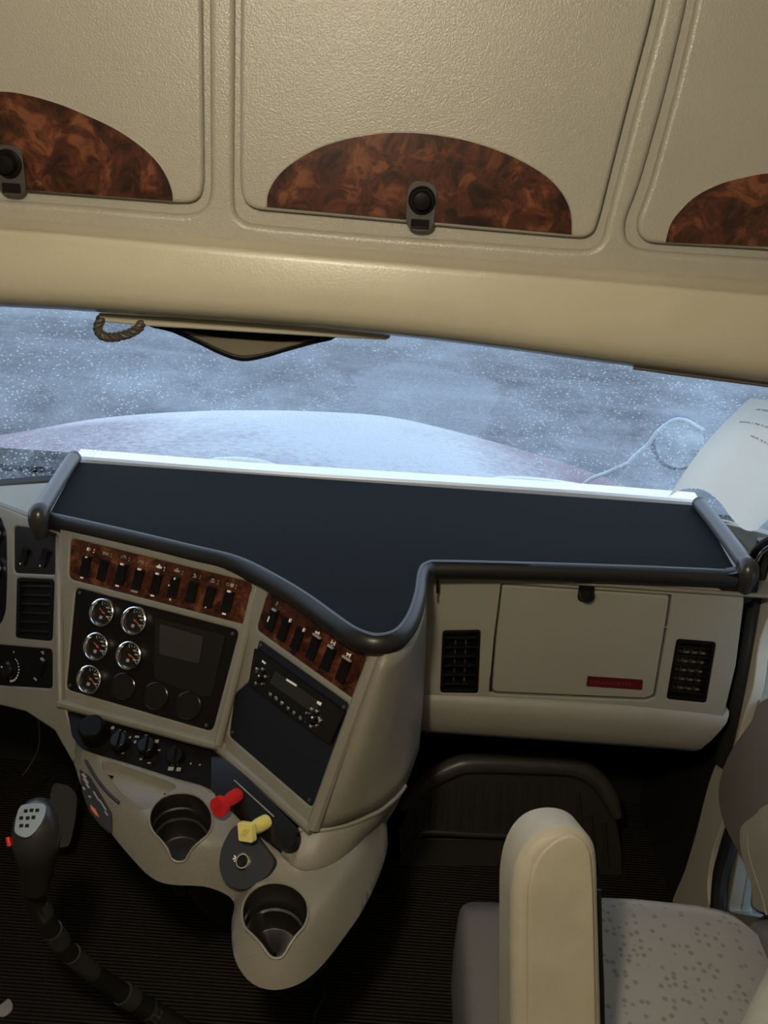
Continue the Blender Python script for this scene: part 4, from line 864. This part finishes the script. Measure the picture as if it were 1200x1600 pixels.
# ================================================================== RIGHT SIDE: jamb, seal, door
bm = nb(); tube(bm, [VX(x, y, .772) for x, y in ((1196, 845), (1184, 900), (1170, 980), (1156, 1060), (1142, 1130), (1128, 1190))], .016, 10, 4, flat=1.3); struct(fin('trim_5', bm, M['black_soft']))
FJ = Frame((.785, 0, 0), (.785, 1, 0), (.785, 0, 1))
kick = [(1136, 1165), (1118, 1200), (1105, 1240), (1090, 1300), (1072, 1360), (1052, 1420)]
bm = nb(); kl = FX.L(kick); slab(bm, FX, kl+[fxyz(1.975, .002), fxyz(1.975, .88), fxyz(1.64, .88)], 0, .006); struct(fin('trim_11', bm, M['black_soft']))
jamb = smooth([(1215, 860), (1200, 900), (1186, 960), (1172, 1030), (1156, 1100), (1136, 1165), (1118, 1200), (1105, 1240), (1090, 1300), (1072, 1360), (1052, 1420), (1106, 1424), (1108, 1380), (1116, 1330), (1130, 1290), (1140, 1240), (1150, 1180), (1165, 1120), (1180, 1072), (1190, 1000), (1215, 930)], 3)
bm = nb(); slab(bm, FJ, FJ.L(jamb), -.02, .004); struct(fin('trim_6', bm, mat('grey_beige_jamb', (.50, .46, .39), .5, bump=.3, scale=300), bevel=.003))
bm = nb(); tube(bm, [VX(x, y, .782) for x, y in ((1148, 1290), (1136, 1330), (1126, 1370), (1122, 1420))], .017, 10, 4); struct(fin('trim_7', bm, M['black_soft']))
# door armrest bulge and pocket
FD = Frame((.74, 0, 0), (.74, 1, 0), (.74, 0, 1))
bm = nb(); slab(bm, FD, FD.L(smooth([(1210, 1090), (1180, 1130), (1152, 1170), (1136, 1205), (1130, 1240), (1136, 1280), (1152, 1315), (1170, 1350), (1182, 1385), (1190, 1425), (1290, 1420), (1310, 1100)], 4)), -.055, .01)
struct(fin('door_1', bm, M['tan_dark'], bevel=.018, seg=5))
dr = [o for o in COL.objects if o.name == 'door_1'][0]
FE = Frame((.71, 0, 0), (.71, 1, 0), (.71, 0, 1))
bm = nb(); slab(bm, FE, FE.L(smooth([(1215, 1255), (1188, 1275), (1168, 1292), (1166, 1320), (1172, 1350), (1184, 1385), (1196, 1425), (1290, 1420), (1300, 1250)], 4)), -.028, .012)
o = fin('wall_panel', bm, M['armrest'], None, bevel=.010, seg=4); struct(o); o.name = 'trim_8'
bm = nb(); tube(bm, [FE.P(x, y, .010) for x, y in ((1170, 1300), (1171, 1330), (1180, 1365), (1192, 1400), (1199, 1430))], .003, 8, 4); struct(fin('trim_9', bm, M['armrest']))
# grab handle by the pillar
gh = root('grab_handle', 'black grab handle with a chrome top at the right-hand door pillar', 'handle', VX(1195, 880, .76))
bm = nb(); tube(bm, [VX(1176, 893, .755), VX(1180, 868, .752), VX(1193, 852, .75), VX(1215, 840, .75)], .011, 10, 5); fin('grip', bm, M['black'], gh)
bm = nb(); tube(bm, [VX(1183, 876, .738), VX(1190, 863, .735), VX(1204, 853, .735)], .0035, 8, 5); fin('chrome_strip', bm, M['chrome'], gh)
bm = nb(); loft(bm, [[(.80, 1.80, .93), (.80, 1.60, .93), (.80, 1.60, .90), (.80, 1.80, .90)], [(.95, 1.80, .96), (.95, 1.60, .96), (.95, 1.60, .90), (.95, 1.80, .90)]], True, True); struct(fin('trim_10', bm, M['tan_dark']))

# ================================================================== PAPER SHEET
def psheet():
    bm = nb(); nu, nv = 14, 16
    A = [(1045, 776), (1078, 716), (1112, 668), (1142, 636), (1180, 624), (1240, 628)]     # left/top edge
    B2 = [(1045, 776), (1068, 764), (1100, 766), (1124, 784), (1142, 808), (1160, 826), (1180, 829), (1200, 812), (1260, 770)]
    # swept sheet: rulings along the left edge, bottom edge wavy
    bt = smooth(B2, 3, False); rings = []
    for i, (x, y) in enumerate(bt):
        u = i/(len(bt)-1); row = []
        ex, ey = 1172+u*170, 622+u*22
        for j in range(nv+1):
            w = j/nv; cx = x+(ex-x)*w-7*math.sin(math.pi*w)*(1-u)**1.2*1.0; cy = y+(ey-y)*w-5*math.sin(math.pi*w)*(1-u)
            dep = 1.62-.08*u-.22*w+.012*math.sin(u*9)+.02*math.sin(math.pi*w)
            row.append(VY(cx, cy, dep))
        rings.append(row)
    loft(bm, rings, False); return bm, rings
bm, pr_ = psheet()
pm = mat('cream_paper_thin', (.90, .88, .80), .8, bump=.4, scale=15, detail=4)
_tl = N(pm, 'ShaderNodeBsdfTranslucent'); _tl.inputs[0].default_value = (.92, .88, .78, 1); _mx = N(pm, 'ShaderNodeMixShader'); _mx.inputs[0].default_value = .55
LK(pm, bsdf(pm).outputs[0], _mx.inputs[1]); LK(pm, _tl.outputs[0], _mx.inputs[2]); LK(pm, _mx.outputs[0], pm.node_tree.nodes['Material Output'].inputs[0])
ps = fin('paper_sheet', bm, pm, ang=180); tag(ps, 'curled cream sheet of paper standing at the right end of the windscreen', 'paper')
bm = nb()
def on_sheet(i, j0, j1, k):
    pass
for (u, w0, w1) in ((8, 11, 15), (10, 8.6, 15.6), (13, 7.8, 14.5)):
    pass
PF = frame3(pr_[4][8], pr_[14][8], pr_[9][14])
bm = nb()
def sp(uu, ww):
    i = min(int(uu), len(pr_)-2); j = min(int(ww), 15); a, b2 = uu-i, ww-j
    p = pr_[i][j]*(1-a)*(1-b2)+pr_[i+1][j]*a*(1-b2)+pr_[i][j+1]*(1-a)*b2+pr_[i+1][j+1]*a*b2
    n_ = (pr_[i+1][j]-pr_[i][j]).cross(pr_[i][j+1]-pr_[i][j]).normalized(); n_ = n_ if n_.dot(CAM-p) > 0 else -n_
    return p+n_*.0012
for line, (w_, u0, u1) in enumerate(((14.3, 3.5, 16), (11.8, 3.0, 16), (9.8, 7, 16))):
    u = u0
    while u < u1:
        du = random.uniform(.12, .3); v0, v1 = w_-.16+random.uniform(0, .05), w_+.16
        q = [sp(u, v0), sp(u+du, v0), sp(u+du, v1), sp(u, v1)]
        bm.faces.new([bm.verts.new(p) for p in q]); u += du+random.choice((.12, .14, .4))
fin('print', bm, mat('faded_print', (.62, .59, .52), .8), None, sm=False)
pt = [o for o in COL.objects if o.name == 'print'][0]
mw = pt.location.copy(); pt.parent = ps; pt.location = mw-ps.location; pt.name = 'faded_lettering'

# ================================================================== SHIFTER, PEDAL, FLOOR THINGS
gs = root('gear_shifter', 'black gear lever with a silver-topped knob left of the console', 'gear lever', VZ(240, 1590, .02))
kc = VZ(56, 1300, .72)
bm = nb(); tube(bm, [VZ(60, 1262, .74), VZ(58, 1285, .735), VZ(57, 1318, .71), VZ(58, 1350, .67), VZ(56, 1385, .62)], [.022, .034, .034, .026, .021], 20, 5); fin('knob', bm, mat('knob_black', (.02, .018, .018), .3), gs, ang=80)
FKn = frame3(VZ(28, 1275, .765), VZ(72, 1275, .765), VZ(36, 1308, .748))
bm = nb(); slab(bm, FKn, smooth(FKn.L([(31, 1262), (40, 1257), (66, 1256), (72, 1264), (66, 1284), (52, 1303), (40, 1309), (28, 1305), (23, 1297), (26, 1276)]), 3), -.012, .002); kp = fin('shift_plate', bm, M['silver'], gs, bevel=.001)
bm = nb()
for x, y in ((40, 1267), (49, 1266), (58, 1266), (33, 1278), (43, 1278), (52, 1277), (33, 1290), (42, 1290)):
    c = FKn.loc(x, y, .003); fbox(bm, FKn, c[0], c[1], .0055, .005, .002, .0024, .0)
fin('gear_pattern', bm, M['black'], kp, sm=False)
bm = nb(); p = VZ(13, 1315, .72); tube(bm, [VZ(12, 1308, .725), VZ(15, 1322, .715)], .0035, 10, 1); fin('splitter_button', bm, M['red'], gs)
lp = [(56, 1370, .63), (54, 1400, .58), (72, 1440, .50), (100, 1480, .40), (135, 1512, .30), (180, 1545, .20), (235, 1580, .10), (300, 1625, .02)]
LP = [VZ(*q) for q in lp]
bm = nb(); tube(bm, LP, [.020, .018, .016, .016, .016, .018, .022, .026], 14, 5); fin('lever', bm, M['black_soft'], gs)
for i, (a, b2) in enumerate(((1.2, 1.7), (2.3, 2.8), (3.3, 4.2), (5.2, 5.5), (5.9, 6.15))):
    def at(t): i_ = int(t); return lerp(LP[i_], LP[min(i_+1, 7)], t-i_)
    bm = nb(); tube(bm, [at(a), at((a+b2)/2), at(b2)], .0172 if i < 3 else .0215, 12, 2); fin('tape_band', bm, mat('dusty_tape', (.035, .032, .030), .7), gs)
pd = root('accelerator_pedal', 'dark grey rounded accelerator pedal on the floor behind the gear lever', 'pedal', VY(100, 1320, 1.55))
FPd = Frame(VY(100, 1320, 1.55), VY(130, 1322, 1.55), VY(100, 1220, 1.64))
bm = nb(); slab(bm, FPd, rnd(FPd.L([(84, 1222), (110, 1228), (121, 1244), (117, 1285), (108, 1324), (82, 1325), (78, 1300), (78, 1240)]), .015), -.012, 0); fin('pad', bm, mat('grey_rubber_pad', (.028, .025, .023), .6, bump=.5, scale=200), pd, bevel=.004)
bm = nb(); tube(bm, [FPd.P(98, 1300, -.012), FPd.P(98, 1290, -.08), Vector((FPd.P(98, 1290).x, 1.9, .25))], .012, 8, 3); fin('arm', bm, M['black'], pd)
bm = nb(); tube(bm, [VY(60, 1120, 1.6), VY(62, 1145, 1.6), VY(60, 1170, 1.6), VY(48, 1195, 1.6), VY(35, 1212, 1.6)], .0022, 8, 5); tag(fin('thin_cable', bm, M['steel']), 'thin shiny cable hanging below the dash above the gear lever', 'cable')
bm = nb(); tube(bm, [VZ(492, 1500, .01), VZ(502, 1530, .01), VZ(505, 1560, .01), VZ(492, 1585, .01), VZ(480, 1640, .01)], .004, 8, 5); tag(fin('floor_cable', bm, M['black_soft']), 'thin black cable lying on the floor beside the lower cup holder', 'cable')
bm = nb()
pp = smooth([(0, 1572), (8, 1566), (14, 1562), (20, 1570), (19, 1580), (10, 1588), (2, 1590), (-8, 1585), (-6, 1576)], 2)
FF = Frame((0, 1.2, 0.001), (1, 1.2, 0.001), (0, 2.2, 0.001)); FF.n = Vector((0, 0, 1)); FF.v = Vector((0, 1, 0))
slab(bm, FF, FF.L(pp), 0, .004); tag(fin('paper_scrap', bm, M['grey_mark'], bevel=.001), 'small torn grey paper scrap on the floor at the lower left', 'scrap')

# footrest moulding
ft_ = root('footrest', 'black ribbed plastic footrest in the passenger footwell', 'footrest', (.4, 1.7, 0))
FR = Frame(VZ(640, 1316, .09), VZ(930, 1316, .09), VZ(740, 1212, .27))
prof_px = [(626, 1340), (622, 1300), (640, 1262), (672, 1232), (705, 1213), (760, 1206), (830, 1206), (892, 1208), (925, 1222), (950, 1250), (965, 1290), (972, 1330), (972, 1372), (938, 1370), (930, 1335), (918, 1310), (800, 1308), (668, 1302), (648, 1316), (632, 1344)]
bm = nb(); slab(bm, FR, FR.L(prof_px), -.03, 0); fin('plate', bm, M['black_mould'], ft_, bevel=.004, seg=3)
bm = nb(); tube(bm, [FR.P(x, y, .006) for x, y in ((628, 1262), (662, 1226), (700, 1202), (740, 1192), (830, 1194), (895, 1198), (930, 1216), (952, 1244), (964, 1275))], [.016, .022, .024, .025, .025, .025, .024, .022, .014], 14, 5); fin('rim', bm, mat('satin_black_mould', (.055, .050, .042), .38, bump=.3, scale=150), ft_)
bm = nb(); tube(bm, [FR.P(x, y, .002) for x, y in ((628, 1342), (645, 1316), (665, 1301), (740, 1304), (840, 1308), (915, 1310))], .007, 8, 4); fin('front_lip', bm, M['black_mould'], ft_)
for i in range(16):
    x = 637+i*20.5; yt = 1222 if 3 < i < 13 else 1222+({0: 52, 1: 44, 2: 26, 3: 10, 13: 18, 14: 50, 15: 62}[i]); yb = 1296 if i < 14 else (1350 if i == 14 else 1355)
    xb = x-3 if i < 13 else x+6
    bm = nb(); tube(bm, [FR.P(x, yt, 0), FR.P((x+xb)/2, (yt+yb)/2, 0), FR.P(xb, yb, 0)], .0075, 8, 2, flat=.6); fin('rib', bm, M['black_mould'], ft_)
bm = nb(); slab(bm, FR, [(-.02, -.10), (.42, -.10), (.42, -.01), (-.02, -.01)], -.14, -.03); fin('riser', bm, M['black_mould'], ft_, bevel=.01)

# ================================================================== SEAT
seat = root('passenger_seat', 'greige passenger seat with flecked cushion and raised beige armrest', 'seat', (.43, .7, 0))
def cushion(x0, x1, y0, y1, z0, z1, rx, name, mt, crown=.02, nx=14, ny=14):
    bm = nb(); rings = []
    for j in range(ny+1):
        v = j/ny; y = y0+(y1-y0)*v; row = []
        for i in range(nx*2+8):
            a = 2*math.pi*i/(nx*2+8); c_, s_ = math.cos(a), math.sin(a); e = .35
            sx_ = math.copysign(abs(c_)**e, c_); sz_ = math.copysign(abs(s_)**e, s_)
            edge = 1-max(0, (abs(2*v-1)-.86)/.14)**2*.22; ed2 = 1-max(0, (abs(2*v-1)-.86)/.14)**2*.08
            row.append(((x0+x1)/2+(x1-x0)/2*sx_*ed2, y, (z0+z1)/2+(z1-z0)/2*sz_*edge+(crown*(1-sx_**2) if s_ > 0 else 0)))
        rings.append(row)
    loft(bm, rings, True, True); return fin(name, bm, mt, seat, ang=70)
cushion(.245, .62, .40, 1.005, .50, .655, .03, 'seat_cushion', M['seat_dots'], .012)
cushion(.155, .262, .38, .99, .47, .655, .03, 'bolster', M['seat_side'], .004)
cushion(.605, .70, .38, .99, .47, .660, .03, 'bolster', M['seat_side'], .004)
cushion(.19, .68, .36, .94, .36, .50, .03, 'seat_base', M['black_soft'], 0)
bm = nb(); tube(bm, [(.252, y, z) for y, z in ((.42, .652), (.6, .66), (.8, .66), (.95, .653), (.985, .63), (.995, .58))], .003, 8, 4); fin('piping', bm, M['seat_plain'], seat)
bm = nb(); box(bm, .25, .62, .45, .9, 0, .37); fin('pedestal', bm, M['black'], seat, bevel=.02)
# backrest, leaning back
FBk = Frame((.18, .36, .62), (.68, .36, .62), (.18, .22, 1.2))
bm = nb(); slab(bm, FBk, rnd([(0, 0), (.50, 0), (.47, .62), (.03, .62)], .07, 6), -.12, 0) if FBk.n.y > 0 else slab(bm, FBk, rnd([(0, 0), (.50, 0), (.47, .62), (.03, .62)], .07, 6), 0, .12)
fin('backrest', bm, M['seat_plain'], seat, bevel=.03, seg=4)
# left armrest, raised so that it climbs away from the viewer
P_a, P_b = VZ(878, 1298, .985), VZ(884, 1780, .66)
axis = (P_a-P_b).normalized(); side = (VZ(935, 1400, .95)-VZ(800, 1400, .95)); side = (side+Vector((0, 0, .004))).normalized(); side = (side-axis*side.dot(axis)).normalized()
FAr = Frame(P_b, P_b+side, P_b+axis)
w2 = .047; Lh = (P_a-P_b).length
sil = smooth([(797, 1700), (797, 1560), (797, 1420), (799, 1380), (806, 1347), (820, 1318), (842, 1298), (870, 1290), (896, 1292), (916, 1302), (928, 1320), (932, 1350), (934, 1420), (938, 1560), (941, 1700)], 4, False)
bm = nb(); rslab(bm, FAr, FAr.L(sil, -.012), -.075, 0, .016, (), 6); ar = fin('armrest', bm, M['armrest'], seat, ang=60, wn=True)
pad = smooth([(824, 1690), (823, 1560), (823, 1430), (825, 1385), (833, 1352), (848, 1328), (868, 1311), (888, 1304), (906, 1309), (919, 1325), (924, 1352), (927, 1420), (930, 1560), (933, 1690)], 4, False)
bm = nb(); rslab(bm, FAr, FAr.L(pad), -.004, .0035, .0035, (), 4); fin('armrest_pad', bm, M['armrest'], ar, ang=60, wn=True)
bm = nb(); tube(bm, [FAr.P(x, y, -.018) for x, y in ((936, 1390), (938, 1480), (941, 1560), (943, 1700))], .0028, 8, 4); fin('piping', bm, M['black'], ar)
# right armrest corner
P_c, P_d = VZ(1225, 1490, .76), VZ(1130, 1700, .80)
ax2 = (P_c-P_d).normalized()
bm = nb(); tube(bm, [VZ(1290, 1480, .74), VZ(1265, 1560, .76), VZ(1235, 1640, .78), VZ(1200, 1740, .80)], [.045, .055, .055, .055], 18, 4, flat=.7); fin('armrest', bm, M['armrest'], seat)

# ================================================================== OUTSIDE
bm = nb(); box(bm, -40, 40, -10, 80, -1.25, -1.2); g = struct(fin('ground', bm, M['yard'], sm=False))
hd = root('truck_hood', 'snow-dusted maroon truck hood beyond the windscreen', 'hood', (-.3, 2.9, .3))
bm = nb(); crest = smooth([(-300, 745), (-100, 705), (0, 688), (100, 670), (200, 660), (300, 655), (380, 654), (480, 656), (600, 664), (700, 685), (800, 712), (900, 742), (990, 775), (1060, 815)], 3, False)
rings = []
for x, y in crest:
    c = VY(x, y, 3.1); cl = c.x; drop = .10
    rings.append([Vector((cl*.92, 2.22, c.z-.24)), Vector((cl*.94, 2.35, c.z-.155)), Vector((cl*.96, 2.55, c.z-.075)), Vector((cl*.98, 2.8, c.z-.018)), Vector((cl, 3.1, c.z)), Vector((cl, 3.35, c.z-.04)), Vector((cl*.98, 3.6, c.z-.20)), Vector((cl*.97, 3.75, c.z-.5)), Vector((cl*.97, 3.8, -.6))])
loft(bm, rings, False); fin('panel', bm, M['hood'], hd, ang=80, solid=.01)
for sx_, y0 in ((-1, 0), (1, 0)):
    pass
bm = nb(); rr = rings[0]; r2_ = rings[-1]
for r_ in (rr, r2_):
    vs = [bm.verts.new(p) for p in r_]+[bm.verts.new(Vector((p.x, p.y, -.6))) for p in r_[::-1][1:]]
    bm.faces.new(vs)
fin('side_panel', bm, M['hood'], hd, sm=False)
bm = nb(); box(bm, -1.2, .95, 2.10, 2.26, .50, .60); fin('cowl', bm, M['black_soft'], hd, bevel=.01)
# wipers with snow
for pts, sn, lab in (([(120, 741), (180, 722), (260, 722), (330, 730)], [(62, 742), (90, 737), (120, 735)], 'snowy wiper blade lying behind the shelf, left end'),
                ([(560, 752), (700, 752), (800, 758), (905, 768)], [(300, 728), (340, 722), (400, 724), (445, 732)], 'snowy wiper blade lying behind the middle of the shelf')):
    w_ = root('wiper', lab, 'wiper', VY(pts[1][0], pts[1][1], 2.16), 'windscreen wipers')
    bm = nb(); tube(bm, [VY(x, y, 2.16) for x, y in pts], .012, 8, 4); fin('blade', bm, M['frosty_black'], w_)
    bm = nb(); n_ = len(sn); tube(bm, [VY(x, y, 2.14) for x, y in sn], [.003]+[.013]*(n_-2)+[.003], 10, 6); fin('snow_crust', bm, M['snow'], w_)
bm = nb(); tube(bm, [VY(x, y, 2.15) for x, y in ((740, 762), (780, 756), (850, 760), (930, 772), (990, 780))], [.004, .020, .022, .020, .006], 10, 6); tag(fin('snow_ridge', bm, M['snow']), 'ridge of snow along the windscreen base at the right of the shelf', 'snow')
# hood mirror
mr = root('hood_mirror', 'round frosted hood mirror on a bent bracket outside the windscreen', 'mirror', VY(960, 760, 2.4))
FM = Frame(VY(1060, 690, 2.4), VY(1160, 697, 2.4), VY(1060, 790, 2.33))
bm = nb(); c = FM.loc(1061, 692); lathe(bm, FM, c, [(.060, -.05), (.078, -.02), (.080, .0), (.077, .006)], 32, sx=.98); fin('housing', bm, M['frosty_black'], mr)
bm = nb(); lathe(bm, FM, c, [(.074, .004), (.073, .009), (.04, .014), (.01, .015)], 32, sx=.98); fin('mirror_glass', bm, M['frosty_mirror'], mr)
for pts in ([(1098, 672), (1060, 655), (1030, 672), (1012, 695), (985, 720), (962, 765), (950, 830)], [(985, 722), (950, 738), (918, 752), (880, 790)]):
    bm = nb(); tube(bm, [VY(x, y, 2.395) for x, y in pts], .0065, 8, 5); fin('bracket', bm, M['frosty_metal'], mr)
# red vehicle parked alongside
rv = root('red_vehicle', 'red vehicle parked outside, glimpsed through the right side window', 'vehicle', (3.6, 5.2, -1.2))
d = ray(1196, 1030); tt = 3.0/d.x; pc = CAM+d*tt
bm = nb(); box(bm, 3.0, 4.9, pc.y-4.3, pc.y+.15, -.85, pc.z+.25); fin('body', bm, M['red_paint'], rv, bevel=.12, seg=4)
bm = nb(); box(bm, 3.15, 4.75, pc.y-3.6, pc.y-1.0, pc.z+.25, pc.z+.75); fin('cabin', bm, M['black_gloss'], rv, bevel=.15, seg=4)
FXw = Frame((3.0, 0, 0), (3.0, 1, 0), (3.0, 0, 1)); FXw.n = Vector((-1, 0, 0))
for yy in (-3.5, -.7):
    ww = fxyz(0, 0); bm = nb(); cc = Vector((3.0, pc.y+yy, -.85))-FXw.o
    lathe(bm, FXw, (cc.dot(FXw.u), cc.dot(FXw.v)), [(.35, -.25), (.35, .02), (.2, .03), (.02, .02)], 28); fin('wheel', bm, M['tyre'], rv)
